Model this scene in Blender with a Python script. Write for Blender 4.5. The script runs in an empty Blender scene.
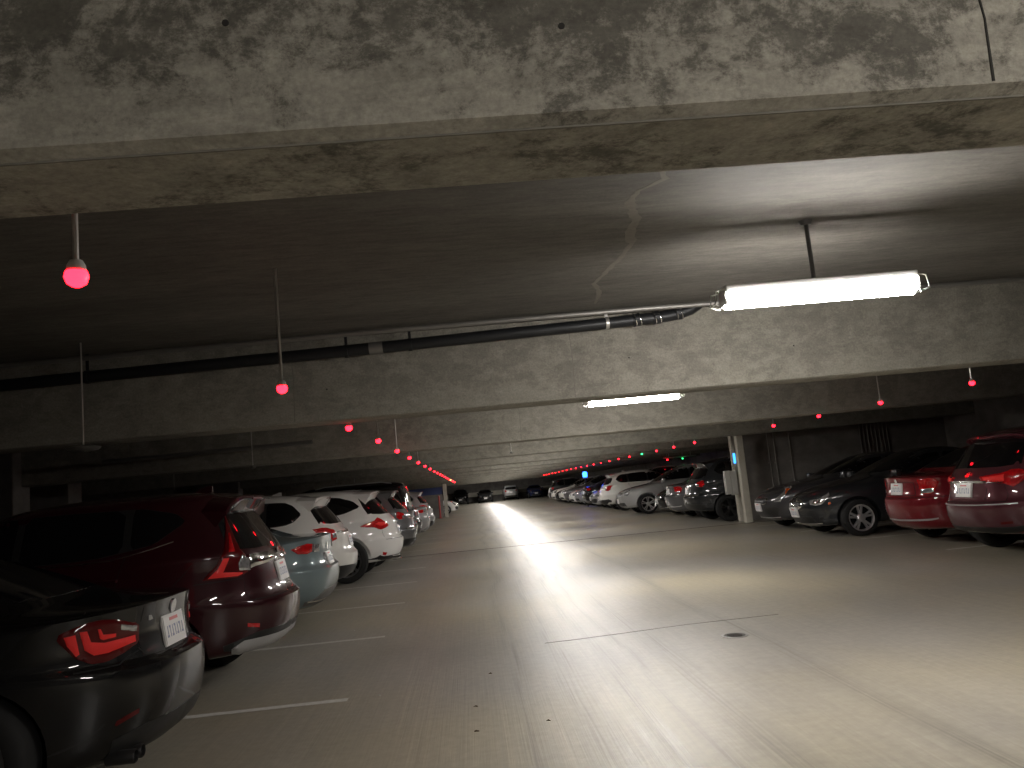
import bpy, bmesh, math, random
from mathutils import Vector, Matrix
from mathutils.bvhtree import BVHTree
random.seed(7)
D = bpy.data
COL = bpy.context.scene.collection
PI = math.pi

# ------------------------------------------------------------------ materials
def new_mat(name):
    m = D.materials.new(name); m.use_nodes = True
    nt = m.node_tree; b = nt.nodes['Principled BSDF']
    return m, nt, b
def simple(name, col, rough=.5, metal=0., coat=0., spec=.5, emis=None, es=0., noise=.0, nscale=20.):
    m, nt, b = new_mat(name)
    b.inputs['Base Color'].default_value = (*col, 1)
    b.inputs['Roughness'].default_value = rough
    b.inputs['Metallic'].default_value = metal
    b.inputs['Coat Weight'].default_value = coat
    b.inputs['Coat Roughness'].default_value = .04
    b.inputs['Specular IOR Level'].default_value = spec
    if emis:
        b.inputs['Emission Color'].default_value = (*emis, 1)
        b.inputs['Emission Strength'].default_value = es
    if noise > 0:
        tc = nt.nodes.new('ShaderNodeTexCoord'); n = nt.nodes.new('ShaderNodeTexNoise')
        n.inputs['Scale'].default_value = nscale; n.inputs['Detail'].default_value = 4
        mx = nt.nodes.new('ShaderNodeMix'); mx.data_type = 'RGBA'
        mx.inputs[6].default_value = (*[c*(1-noise) for c in col], 1)
        mx.inputs[7].default_value = (*[min(1, c*(1+noise)) for c in col], 1)
        nt.links.new(tc.outputs['Object'], n.inputs['Vector'])
        nt.links.new(n.outputs['Fac'], mx.inputs[0]); nt.links.new(mx.outputs[2], b.inputs['Base Color'])
    return m
def ramp(nt, src, pts):
    r = nt.nodes.new('ShaderNodeValToRGB')
    e = r.color_ramp.elements
    e[0].position, e[0].color = pts[0][0], (*pts[0][1], 1)
    e[1].position, e[1].color = pts[-1][0], (*pts[-1][1], 1)
    for p, c in pts[1:-1]:
        x = e.new(p); x.color = (*c, 1)
    nt.links.new(src, r.inputs[0]); return r
def noise(nt, vec, scale, detail=6, rough=.6, dist=0.):
    n = nt.nodes.new('ShaderNodeTexNoise'); n.inputs['Scale'].default_value = scale
    n.inputs['Detail'].default_value = detail; n.inputs['Roughness'].default_value = rough
    n.inputs['Distortion'].default_value = dist
    nt.links.new(vec, n.inputs['Vector']); return n
def mapping(nt, sc, loc=(0,0,0)):
    tc = nt.nodes.new('ShaderNodeTexCoord'); mp = nt.nodes.new('ShaderNodeMapping')
    mp.inputs['Scale'].default_value = sc; mp.inputs['Location'].default_value = loc
    nt.links.new(tc.outputs['Object'], mp.inputs['Vector']); return mp.outputs['Vector']
def mixc(nt, fac, a, b, mode='MIX'):
    mx = nt.nodes.new('ShaderNodeMix'); mx.data_type = 'RGBA'; mx.blend_type = mode
    for s, v in ((0, fac), (6, a), (7, b)):
        if isinstance(v, (int, float)): mx.inputs[s].default_value = v
        elif isinstance(v, tuple): mx.inputs[s].default_value = (*v, 1)
        else: nt.links.new(v, mx.inputs[s])
    return mx.outputs[2]
def bump(nt, b, h, strength, dist=.01):
    bp = nt.nodes.new('ShaderNodeBump'); bp.inputs['Strength'].default_value = strength
    bp.inputs['Distance'].default_value = dist
    nt.links.new(h, bp.inputs['Height']); nt.links.new(bp.outputs['Normal'], b.inputs['Normal'])

def mat_beam(name='mottled_beam_concrete', soft=False):
    m, nt, b = new_mat(name)
    v = mapping(nt, (1.0, 1, 1.0)); v2 = mapping(nt, (1, 1, 1), (5, 3, 9)); v3 = mapping(nt, (.7, 1, 1.6), (2, 8, 1))
    big = noise(nt, v, 3.4, 10, .72, .5)
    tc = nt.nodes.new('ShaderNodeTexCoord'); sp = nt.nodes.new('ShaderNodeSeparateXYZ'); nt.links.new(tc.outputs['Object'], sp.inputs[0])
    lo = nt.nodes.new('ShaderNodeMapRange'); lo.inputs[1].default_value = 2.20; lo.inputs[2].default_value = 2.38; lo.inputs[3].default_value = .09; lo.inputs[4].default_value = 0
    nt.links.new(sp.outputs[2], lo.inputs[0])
    n2 = noise(nt, mapping(nt, (.8, 1, 1.1), (1, 4, 2)), 24, 10, .85, .2)
    a1 = nt.nodes.new('ShaderNodeMath'); a1.operation = 'MULTIPLY_ADD'; nt.links.new(n2.outputs['Fac'], a1.inputs[0]); a1.inputs[1].default_value = .75; nt.links.new(big.outputs['Fac'], a1.inputs[2])
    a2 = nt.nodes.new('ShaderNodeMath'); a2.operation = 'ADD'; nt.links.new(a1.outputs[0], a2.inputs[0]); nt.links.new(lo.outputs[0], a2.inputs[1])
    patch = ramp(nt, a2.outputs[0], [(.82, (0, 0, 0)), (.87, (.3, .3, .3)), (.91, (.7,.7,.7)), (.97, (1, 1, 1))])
    med = noise(nt, v3, 9, 8, .7, .3)
    c1 = ramp(nt, med.outputs['Fac'], [(.35, (.10, .092, .075)), (.65, (.175, .162, .134))])
    c2 = ramp(nt, med.outputs['Fac'], [(.35, (.29, .27, .225)), (.68, (.47, .44, .37))])
    if soft:
        c1 = ramp(nt, med.outputs['Fac'], [(.35, (.19, .178, .152)), (.65, (.26, .243, .207))])
        c2 = ramp(nt, med.outputs['Fac'], [(.35, (.25, .235, .20)), (.68, (.34, .32, .27))])
    col = mixc(nt, patch.outputs[0], c1.outputs[0], c2.outputs[0])
    fine = noise(nt, v2, 60, 6, .7)
    f = ramp(nt, fine.outputs['Fac'], [(.3, (.72, .72, .72)), (.7, (1.18, 1.18, 1.18))])
    col = mixc(nt, 1., col, f.outputs[0], 'MULTIPLY')
    nt.links.new(col, b.inputs['Base Color'])
    # pour seams between form panels: slow tone change per panel along the beam
    b.inputs['Roughness'].default_value = .85
    bump(nt, b, med.outputs['Fac'], .35, .01)
    return m
def mat_soffit():
    m, nt, b = new_mat('slab_concrete')
    v = mapping(nt, (.35, 1.6, 1)); v2 = mapping(nt, (1.6, 7, 1), (3, 1, 0)); v3 = mapping(nt, (1,1,1), (7,2,0))
    big = noise(nt, v, 1.3, 6, .6, .4); med = noise(nt, v2, 3.2, 8, .75)
    c = ramp(nt, big.outputs['Fac'], [(.3, (.10, .092, .08)), (.55, (.145, .135, .118)), (.75, (.19, .177, .156))])
    f = ramp(nt, med.outputs['Fac'], [(.3, (.62, .62, .62)), (.7, (1.25, 1.25, 1.25))])
    col = mixc(nt, 1., c.outputs[0], f.outputs[0], 'MULTIPLY')
    fine = noise(nt, v3, 45, 4, .6)
    f2 = ramp(nt, fine.outputs['Fac'], [(.3, (.85, .85, .85)), (.7, (1.1, 1.1, 1.1))])
    col = mixc(nt, 1., col, f2.outputs[0], 'MULTIPLY')
    nt.links.new(col, b.inputs['Base Color']); b.inputs['Roughness'].default_value = .8
    bump(nt, b, med.outputs['Fac'], .2, .01)
    return m
def mat_floor():
    m, nt, b = new_mat('trowelled_floor_concrete')
    vs = mapping(nt, (22, .35, 1)); vs2 = mapping(nt, (60, .6, 1), (1, 2, 0)); vb = mapping(nt, (.5, .3, 1)); vf = mapping(nt, (1, 1, 1))
    s1 = noise(nt, vs, 1, 6, .7); s2 = noise(nt, vs2, 1, 4, .6); big = noise(nt, vb, 1.0, 5, .55, .3); fine = noise(nt, vf, 14, 6, .65)
    c = ramp(nt, big.outputs['Fac'], [(.25, (.28, .263, .232)), (.5, (.35, .328, .283)), (.75, (.41, .384, .322))])
    r1 = ramp(nt, s1.outputs['Fac'], [(.3, (.86, .86, .86)), (.7, (1.1, 1.1, 1.1))])
    r2 = ramp(nt, s2.outputs['Fac'], [(.3, (.93, .93, .93)), (.7, (1.06, 1.06, 1.06))])
    r3 = ramp(nt, fine.outputs['Fac'], [(.3, (.88, .88, .88)), (.7, (1.08, 1.08, 1.08))])
    col = mixc(nt, 1., c.outputs[0], r1.outputs[0], 'MULTIPLY')
    col = mixc(nt, 1., col, r2.outputs[0], 'MULTIPLY'); col = mixc(nt, 1., col, r3.outputs[0], 'MULTIPLY')
    hue = noise(nt, mapping(nt, (.35, .35, 1), (4, 9, 0)), 1.0, 3, .5)
    hr = ramp(nt, hue.outputs['Fac'], [(.38, (.98, .98, 1.0)), (.6, (1.03, .99, .88))])
    col = mixc(nt, 1., col, hr.outputs[0], 'MULTIPLY')
    tc = nt.nodes.new('ShaderNodeTexCoord'); sp0 = nt.nodes.new('ShaderNodeSeparateXYZ'); sp = nt.nodes.new('ShaderNodeCombineXYZ')
    nt.links.new(tc.outputs['Object'], sp0.inputs[0])
    wob = noise(nt, mapping(nt, (.05, .16, 1)), 1.0, 2, .5)
    wm = nt.nodes.new('ShaderNodeMath'); wm.operation = 'MULTIPLY_ADD'; nt.links.new(wob.outputs['Fac'], wm.inputs[0]); wm.inputs[1].default_value = .9; nt.links.new(sp0.outputs[0], wm.inputs[2])
    def band(c0, w):
        a = nt.nodes.new('ShaderNodeMath'); a.operation = 'SUBTRACT'; nt.links.new(wm.outputs[0], a.inputs[0]); a.inputs[1].default_value = c0+.45
        q = nt.nodes.new('ShaderNodeMath'); q.operation = 'ABSOLUTE'; nt.links.new(a.outputs[0], q.inputs[0])
        r = nt.nodes.new('ShaderNodeMapRange'); r.inputs[1].default_value = 0; r.inputs[2].default_value = w
        r.inputs[3].default_value = 1; r.inputs[4].default_value = 0; nt.links.new(q.outputs[0], r.inputs[0]); return r.outputs[0]
    tot = None
    for c0, w in ((.62, .16), (.97, .10), (1.45, .18), (.25, .10), (2.3, .12), (1.18, .05)):
        o = band(c0, w)
        if tot is None: tot = o
        else:
            a = nt.nodes.new('ShaderNodeMath'); a.operation = 'MAXIMUM'; nt.links.new(tot, a.inputs[0]); nt.links.new(o, a.inputs[1]); tot = a.outputs[0]
    mm = nt.nodes.new('ShaderNodeMath'); mm.operation = 'MULTIPLY'; nt.links.new(tot, mm.inputs[0])
    sr = ramp(nt, s2.outputs['Fac'], [(.40, (0, 0, 0)), (.65, (.62, .62, .62))]); nt.links.new(sr.outputs[0], mm.inputs[1])
    col = mixc(nt, mm.outputs[0], col, (.13, .118, .095))
    nt.links.new(col, b.inputs['Base Color'])
    rr = nt.nodes.new('ShaderNodeMapRange'); rr.inputs[1].default_value = .3; rr.inputs[2].default_value = .7
    rr.inputs[3].default_value = .36; rr.inputs[4].default_value = .50; nt.links.new(s1.outputs['Fac'], rr.inputs[0])
    nt.links.new(rr.outputs[0], b.inputs['Roughness'])
    b.inputs['Specular IOR Level'].default_value = .42
    bump(nt, b, s2.outputs['Fac'], .35, .004)
    return m
def mat_wall(name, c1, c2):
    m, nt, b = new_mat(name)
    v = mapping(nt, (1, 1, 1.5)); n1 = noise(nt, v, 1.5, 8, .65, .3)
    c = ramp(nt, n1.outputs['Fac'], [(.35, c1), (.65, c2)]); nt.links.new(c.outputs[0], b.inputs['Base Color'])
    b.inputs['Roughness'].default_value = .9; bump(nt, b, n1.outputs['Fac'], .2, .01); return m

M = {}
M['beam'] = mat_beam(); M['beam_plain'] = mat_beam('weathered_beam_concrete', True); M['slab'] = mat_soffit(); M['floor'] = mat_floor()
M['wall'] = mat_wall('wall_concrete', (.16, .145, .135), (.25, .235, .215))
M['column'] = mat_wall('painted_column_concrete', (.50, .47, .40), (.60, .57, .49))
M['stain'] = simple('mineral_stain', (.19, .176, .15), .9, noise=.25, nscale=30)
M['crack'] = simple('dark_crack', (.03, .028, .024), .9)
M['line'] = simple('worn_white_line_paint', (.62, .61, .57), .6, noise=.25, nscale=25)
M['glass'] = simple('dark_window_glass', (.004, .004, .005), .03, spec=.6, coat=.3)
M['tint'] = simple('mirror_glass', (.5, .5, .52), .03, metal=1)
M['black'] = simple('black_plastic', (.012, .012, .012), .45)
M['under'] = simple('underbody_black', (.006, .006, .006), .9)
M['rubber'] = simple('tyre_rubber', (.007, .007, .007), .8, noise=.2)
M['chrome'] = simple('chrome', (.8, .8, .8), .1, metal=1)
M['alloy'] = simple('alloy_silver', (.72, .72, .73), .3, metal=.8)
M['alloy_dark'] = simple('alloy_grey', (.22, .22, .23), .3, metal=.9)
M['silver'] = simple('silver_plastic', (.45, .45, .45), .35, metal=.4)
M['grey_plastic'] = simple('grey_plastic', (.12, .12, .12), .5)
M['lamp_red'] = simple('tail_lamp_red', (.50, .005, .008), .15, coat=1, noise=.75, nscale=22)
M['lamp_bright'] = simple('tail_lamp_red_reflector', (1., .018, .014), .6, coat=.3, noise=.12, nscale=90)
M['lamp_dark'] = simple('tail_lamp_smoked_red', (.09, .002, .003), .3, coat=.6, spec=.1)
M['lamp_clear'] = simple('clear_lamp', (.55, .55, .56), .08, metal=.7, coat=1, noise=.5, nscale=45)
M['amber'] = simple('amber_marker', (.9, .16, .02), .2, coat=1)
M['plate'] = simple('plate_white', (.72, .71, .70), .4)
M['plate_pink'] = simple('plate_border_red', (.65, .2, .2), .4)
M['plate_blue'] = simple('plate_characters_blue', (.22, .25, .38), .5)
M['pipe'] = simple('black_iron_pipe', (.018, .019, .021), .45, metal=.2)
M['conduit'] = simple('galvanised_conduit', (.26, .25, .235), .45, metal=.6)
M['rod'] = simple('zinc_rod', (.6, .58, .55), .35, metal=.7)
M['housing'] = simple('white_fixture_housing', (.75, .75, .74), .4)
M['rod_dark'] = simple('fixture_stem_grey', (.12, .12, .12), .5, metal=.3)
M['tube'] = simple('lit_lens', (1, 1, 1), .4, emis=(1.0, .955, .90), es=112)
M['led_red'] = simple('lit_red_led', (1, .1, .1), .4, emis=(1, .006, .014), es=14)
M['led_green'] = simple('lit_green_led', (.1, 1, .3), .4, emis=(.03, 1, .22), es=5)
M['led_blue'] = simple('lit_blue_led', (.1, .2, 1), .4, emis=(.015, .09, 1), es=10)
M['sign_blue'] = simple('lit_blue_sign', (.1, .3, 1), .4, emis=(.05, .35, 1), es=2.2)
M['box'] = simple('painted_steel_box', (.55, .54, .50), .5, noise=.06)
M['redpaint'] = simple('red_painted_steel', (.45, .05, .04), .4)
M['bluepaint'] = simple('blue_painted_band', (.05, .07, .19), .6)
M['iron'] = simple('cast_iron', (.05, .045, .04), .55, metal=.6, noise=.3, nscale=60)
M['debris'] = simple('dry_leaf', (.10, .07, .04), .9)
M['interior'] = simple('seat_fabric_dark', (.02, .02, .02), .9)

def paint(name, col, metal=.35, rough=.28):
    m = simple(name, col, rough+.1, metal=metal*.5, coat=1., spec=.12)
    m.node_tree.nodes['Principled BSDF'].inputs['Coat Roughness'].default_value = .025
    return m
P = {
 'black': paint('gloss_black_paint', (.0022, .0022, .0026), 0., .35),
 'maroon': paint('dark_maroon_paint', (.028, .002, .005), .3),
 'bluegrey': paint('pale_blue_grey_paint', (.19, .245, .26), .35),
 'white': paint('white_paint', (.76, .75, .72), 0.),
 'pearl': paint('pearl_white_paint', (.82, .81, .79), 0.),
 'silver': paint('silver_paint', (.38, .38, .38), .6),
 'grey': paint('mid_grey_paint', (.11, .11, .115), .5),
 'charcoal': paint('charcoal_paint', (.022, .024, .027), .5),
 'darkgrey': paint('dark_grey_paint', (.05, .05, .054), .5),
 'red': paint('deep_red_paint', (.17, .006, .012), .35),
 'burgundy': paint('burgundy_brown_paint', (.085, .022, .030), .45),
 'navy': paint('navy_blue_paint', (.02, .03, .11), .35),
}
# ------------------------------------------------------------------ helpers
def link(name, me, parent=None, mats=()):
    o = D.objects.new(name, me); COL.objects.link(o)
    for m in mats: me.materials.append(m)
    if parent: o.parent = parent
    return o
def from_bm(name, bm, mats, parent=None, smooth=True, angle=.6):
    me = D.meshes.new(name); bm.normal_update(); bm.to_mesh(me); bm.free()
    if smooth:
        me.polygons.foreach_set('use_smooth', [True]*len(me.polygons))
        me.set_sharp_from_angle(angle=angle)
    if not isinstance(mats, (list, tuple)): mats = [mats]
    return link(name, me, parent, mats)
def tag(o, label=None, cat=None, group=None, kind=None):
    if label: o['label'] = label
    if cat: o['category'] = cat
    if group: o['group'] = group
    if kind: o['kind'] = kind
    return o
def empty(name, loc, rz=0.):
    o = D.objects.new(name, None); COL.objects.link(o); o.location = loc; o.rotation_euler = (0, 0, rz)
    o.empty_display_size = .2
    return o
def copy_tree(o, parent=None):
    c = o.copy(); COL.objects.link(c)
    if parent: c.parent = parent
    for ch in o.children: copy_tree(ch, c)
    return c
def add_box(bm, c, s, rot=None, bev=0.):
    r = bmesh.ops.create_cube(bm, size=1.0)
    m = Matrix.Translation(c) @ (rot.to_4x4() if rot else Matrix.Identity(4)) @ Matrix.Diagonal((*s, 1))
    bmesh.ops.transform(bm, matrix=m, verts=r['verts'])
    if bev > 0:
        es = list({e for v in r['verts'] for e in v.link_edges})
        bmesh.ops.bevel(bm, geom=es, offset=bev, segments=2, affect='EDGES', profile=.5)
def add_cyl(bm, a, b, r, seg=12, r2=None):
    a = Vector(a); b = Vector(b); d = b-a
    q = d.to_track_quat('Z', 'Y').to_matrix().to_4x4()
    bmesh.ops.create_cone(bm, cap_ends=True, segments=seg, radius1=r, radius2=r if r2 is None else r2, depth=d.length,
                          matrix=Matrix.Translation((a+b)/2) @ q)
def add_tube(bm, pts, r, seg=10):
    pts = [Vector(p) for p in pts]; rings = []
    for i, p in enumerate(pts):
        d = (pts[min(i+1, len(pts)-1)] - pts[max(i-1, 0)]).normalized()
        up = Vector((0, 0, 1)) if abs(d.z) < .9 else Vector((1, 0, 0))
        s = d.cross(up).normalized(); t = s.cross(d)
        rings.append([bm.verts.new(p + (s*math.cos(2*PI*k/seg) + t*math.sin(2*PI*k/seg))*r) for k in range(seg)])
    for a, b in zip(rings, rings[1:]):
        for k in range(seg): bm.faces.new((a[k], a[(k+1) % seg], b[(k+1) % seg], b[k]))
    bm.faces.new(rings[0][::-1]); bm.faces.new(rings[-1])
def add_lathe(bm, prof, seg=32, axis='Y', mat=0):
    rings = []
    for (r, h) in prof:
        ring = []
        for k in range(seg):
            a = 2*PI*k/seg
            if axis == 'Y': ring.append(bm.verts.new((r*math.cos(a), h, r*math.sin(a))))
            else: ring.append(bm.verts.new((r*math.cos(a), r*math.sin(a), h)))
        rings.append(ring)
    for a, b in zip(rings, rings[1:]):
        for k in range(seg):
            f = bm.faces.new((a[k], a[(k+1) % seg], b[(k+1) % seg], b[k])); f.material_index = mat
def prism_x(bm, prof, x0, x1):
    A = [bm.verts.new((x0, y, z)) for y, z in prof]; B = [bm.verts.new((x1, y, z)) for y, z in prof]
    n = len(prof)
    for i in range(n): bm.faces.new((A[i], A[(i+1) % n], B[(i+1) % n], B[i]))
    bm.faces.new(A[::-1]); bm.faces.new(B)
    bmesh.ops.recalc_face_normals(bm, faces=bm.faces[:])

# ------------------------------------------------------------------ cars
def chaikin(p, it=1, k1=.86):
    for _ in range(it):
        q = []
        for i in range(len(p)):
            a, b = p[i], p[(i+1) % len(p)]
            q.append(tuple(k1*a[k]+(1-k1)*b[k] for k in (0, 1))); q.append(tuple((1-k1)*a[k]+k1*b[k] for k in (0, 1)))
        p = q
    return p
def clipx(p, x0, x1):
    for s, lim in ((1, x0), (-1, x1)):
        q = []
        for i in range(len(p)):
            a, b = p[i], p[(i+1) % len(p)]
            ia = s*(a[0]-lim) >= 0; ib = s*(b[0]-lim) >= 0
            if ia: q.append(a)
            if ia != ib:
                t = (lim-a[0])/(b[0]-a[0]); q.append((lim, a[1]+t*(b[1]-a[1])))
        p = q
    return p
RP = .45
class Body:
    def __init__(s, rings, wheels, rw, N=48, lvl=2, creases=None, tread_in=.52):
        s.rings = rings; s.wheels = wheels; s.rw = rw
        s.a = max(-r[0] for r in rings); s.af = max(r[2] for r in rings); s.w = max(r[4] for r in rings)
        bm = bmesh.new(); V = []
        for ri, (xr, zr, xf, zf, w, zs, nr, nf) in enumerate(rings):
            xc = (xr+xf)/2; a = (xf-xr)/2; ring = []
            for i in range(N):
                ph = 2*PI*i/N; c, q = math.cos(ph), math.sin(ph)
                n = nf if c > 0 else nr
                r = (abs(c)**n+abs(q)**n)**(-1./n)
                t = c*r; x = xc+a*t; y = w*q*r
                z = zs + ((zf-zs) if t > 0 else (zr-zs))*abs(t)**2.2
                ring.append(bm.verts.new((x, y, z)))
            V.append(ring)
        for A, B in zip(V, V[1:]):
            for i in range(N): bm.faces.new((A[i], A[(i+1) % N], B[(i+1) % N], B[i]))
        for R_, fl in ((V[0], 1), (V[-1], 0)):
            h = N//2
            for i in range(h):
                j, k = (N-i) % N, (N-i-1) % N
                vs = [R_[i], R_[i+1], R_[k], R_[j]]; u = []
                for v in vs:
                    if v not in u: u.append(v)
                if fl: u = u[::-1]
                if len(u) > 2: bm.faces.new(u)
        if creases:
            cl = bm.edges.layers.float.new('crease_edge')
            for ri, val in creases.items():
                for i in range(N):
                    e = bm.edges.get((V[ri][i], V[ri][(i+1) % N]))
                    if e: e[cl] = val
        bmesh.ops.recalc_face_normals(bm, faces=bm.faces[:])
        me = D.meshes.new('body_cage'); bm.to_mesh(me); bm.free()
        o = D.objects.new('tmp', me); COL.objects.link(o)
        md = o.modifiers.new('s', 'SUBSURF'); md.levels = lvl; md.render_levels = lvl
        dg = bpy.context.evaluated_depsgraph_get(); dg.update()
        solid = D.meshes.new_from_object(o.evaluated_get(dg))
        b2 = bmesh.new(); b2.from_mesh(solid); s.bvh = BVHTree.FromBMesh(b2)
        b2.free()
        # wheel arches
        cb = bmesh.new(); cr = rw+.045
        for wx in wheels:
            for sg in (-1, 1):
                add_cyl(cb, (wx, sg*(s.w-.27), rw+.01), (wx, sg*(s.w+.3), rw+.01), cr, 36)
        cm = D.meshes.new('cut'); cb.to_mesh(cm); cb.free(); co = D.objects.new('cut', cm); COL.objects.link(co)
        bo = o.modifiers.new('b', 'BOOLEAN'); bo.object = co; bo.operation = 'DIFFERENCE'; bo.solver = 'EXACT'
        dg = bpy.context.evaluated_depsgraph_get(); dg.update()
        me2 = D.meshes.new_from_object(o.evaluated_get(dg))
        D.objects.remove(o); D.objects.remove(co)
        for p in me2.polygons:
            c = p.center; mi = 0
            for wx in wheels:
                if math.hypot(c.x-wx, c.z-rw-.01) < cr*.998 and abs(c.y) > s.w-.29: mi = 1
            if p.normal.z < -.45 and c.z < .36: mi = 1
            p.material_index = mi
        me2.materials.clear()
        me2.polygons.foreach_set('use_smooth', [True]*len(me2.polygons)); me2.set_sharp_from_angle(angle=.55)
        me2.name = 'car_body'; s.mesh = me2
    # wrap coordinate u for a point on rear/front face ('r', y) or side ('s', distance from the end)
    def u(s, p):
        k, v, z = p
        if k == 'r':
            d = v-(s.w-RP)
            return (d, z) if d < 0 else (RP*math.atan2(d, RP), z)
        d = RP-v
        return (RP*math.atan2(RP, d), z) if d > 0 else (RP*PI/2 - d, z)
    def ray_wrap(s, u, z, end, sg):
        a = s.a if end < 0 else s.af
        if u <= 0: o = Vector((end*(a+1), sg*(s.w-RP+u), z)); d = Vector((-end, 0, 0))
        elif u < RP*PI/2:
            th = u/RP; out = Vector((end*math.cos(th), sg*math.sin(th), 0)); o = Vector((end*(a-RP), sg*(s.w-RP), z))+out*2; d = -out
        else: o = Vector((end*(a-RP-(u-RP*PI/2)), sg*(s.w+1), z)); d = Vector((0, -sg, 0))
        return o, d
    def patch(s, name, poly, mode, mat, parent, sg=1, off=.004, skirt=.012, cell=.05, both=False, smooth=0, edge=.5, bm=None):
        if name in ('lamp_bar', 'tail_light', 'reverse_light', 'headlight_ring', 'corner_marker'): cell = .025
        if name in ('lamp_bar', 'reverse_light', 'headlight_ring'): off += .004; edge = .8
        own = bm is None
        if own: bm = bmesh.new()
        if mode in ('R', 'F'): pts = [s.u(p) for p in poly]
        else: pts = list(poly)
        if smooth: pts = chaikin(pts, smooth)
        signs = (1, -1) if both else (sg,)
        for g in signs:
            tb = bmesh.new()
            f = tb.faces.new([tb.verts.new((x, y, 0)) for x, y in pts])
            for ax in (0, 1):
                lo = min(p[ax] for p in pts); hi = max(p[ax] for p in pts); n = int((hi-lo)/cell)
                for k in range(1, n+1):
                    c = lo+(hi-lo)*k/(n+1); co = [0, 0, 0]; co[ax] = c; no = [0, 0, 0]; no[ax] = 1
                    bmesh.ops.bisect_plane(tb, geom=tb.verts[:]+tb.edges[:]+tb.faces[:], plane_co=co, plane_no=no, dist=1e-5)
            bmesh.ops.triangulate(tb, faces=[q for q in tb.faces if len(q.verts) > 4])
            new = {}; inner = {}
            for v in tb.verts:
                x, y = v.co.x, v.co.y
                if mode == 'S': o, d = Vector((x, g*3, y)), Vector((0, -g, 0))
                elif mode == 'B': o, d = Vector((-5, x, y)), Vector((1, 0, 0))
                elif mode == 'W': o, d = Vector((5, x, y)), Vector((-1, 0, 0))
                elif mode == 'T': o, d = Vector((x, g*y, 4)), Vector((0, 0, -1))
                else: o, d = s.ray_wrap(x, y, -1 if mode == 'R' else 1, g)
                h, nrm, _, _ = s.bvh.ray_cast(o, d)
                if h is None:
                    h, nrm, _, _ = s.bvh.find_nearest(o+d*(o.length*.6))
                if nrm.dot(d) > 0: nrm = -nrm
                bd = v.is_boundary
                new[v] = bm.verts.new(h+nrm*(off*(edge if bd else 1)))
                if bd: inner[v] = bm.verts.new(h-nrm*skirt)
            for f in tb.faces: bm.faces.new([new[v] for v in f.verts])
            for e in tb.edges:
                if e.is_boundary:
                    a, b = e.verts
                    try: bm.faces.new((new[a], new[b], inner[b], inner[a]))
                    except ValueError: pass
            tb.free()
        if own:
            bmesh.ops.recalc_face_normals(bm, faces=bm.faces[:])
            c = s.center(bm)
            return from_bm(name, bm, mat, parent, angle=.9)
    def center(s, bm): return None
    def pair(s, name, poly, mode, mat, parent, **k):
        r = []
        for g in (1, -1): r.append(s.patch(name, poly, mode, mat, parent if not isinstance(parent, list) else parent[0 if g == 1 else 1], sg=g, **k))
        return r
    def line(s, pts, mode, bm, w=.006, sg=1, off=.0015):
        for a, b in zip(pts, pts[1:]):
            if mode in ('R', 'F'): a = s.u(a); b = s.u(b)
            d = Vector((b[0]-a[0], b[1]-a[1]))
            if d.length < 1e-6: continue
            d.normalize(); n = Vector((-d.y, d.x))*w/2
            q = [(a[0]+n.x, a[1]+n.y), (b[0]+n.x, b[1]+n.y), (b[0]-n.x, b[1]-n.y), (a[0]-n.x, a[1]-n.y)]
            s.patch('', q, 'S' if mode == 'S' else mode+'u', None, None, sg=sg, off=off, skirt=.004, cell=.06, edge=1, bm=bm)
    def hit(s, o, d):
        h, n, _, _ = s.bvh.ray_cast(Vector(o), Vector(d)); return h, n

def wheel_mesh(R, w, style, spokes):
    bm = bmesh.new(); r = R*.70
    add_lathe(bm, [(r*.97, -w/2+.02), (r+.012, -w/2), (R-.03, -w/2+.004), (R-.006, -w/2+.03), (R, -w/4), (R, w/4), (R-.006, w/2-.03), (R-.03, w/2-.004), (r+.012, w/2), (r*.97, w/2-.02), (r*.97, -w/2+.02)], 40)
    bmesh.ops.recalc_face_normals(bm, faces=bm.faces[:])
    tyre = bm
    bm = bmesh.new()
    add_lathe(bm, [(r+.008, w/2-.004), (r*.93, w/2-.012), (r*.9, w/2-.05), (r*.86, -w/2+.03), (r*.2, -w/2+.03), (.01, -w/2+.03)], 40)
    for f in bm.faces:
        if f.calc_center_median().y < w/2-.06: f.material_index = 1
    y1 = w/2-.018
    for k in range(spokes):
        a = 2*PI*k/spokes+.3
        for da in ((-.17, .17) if style == 'double' else (0,)):
            wi, wo = (.017, .020) if style == 'double' else (.036, .056)
            pts = []
            for rr, hw, yy in ((r*.16, wi, y1-.02), (r*.55, (wi+wo)/2, y1-.006), (r*.95, wo, y1)):
                pts.append((rr, hw, yy))
            vs = []
            aa = a+da
            for rr, hw, yy in pts:
                c, q = math.cos(aa), math.sin(aa)
                vs.append([bm.verts.new((rr*c-sx*hw*q, yy+dy, rr*q+sx*hw*c)) for sx, dy in ((-1, 0), (-.6, .012), (.6, .012), (1, 0), (1, -.03), (-1, -.03))])
            for A, B in zip(vs, vs[1:]):
                for i in range(6): bm.faces.new((A[i], A[(i+1) % 6], B[(i+1) % 6], B[i]))
            bm.faces.new(vs[0]); bm.faces.new(vs[-1])
    add_lathe(bm, [(.075, y1-.04), (.075, y1+.002), (.055, y1+.014), (.03, y1+.016), (.001, y1+.016)], 20)
    bmesh.ops.recalc_face_normals(bm, faces=[f for f in bm.faces if f.material_index == 0])
    return tyre, bm

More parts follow.
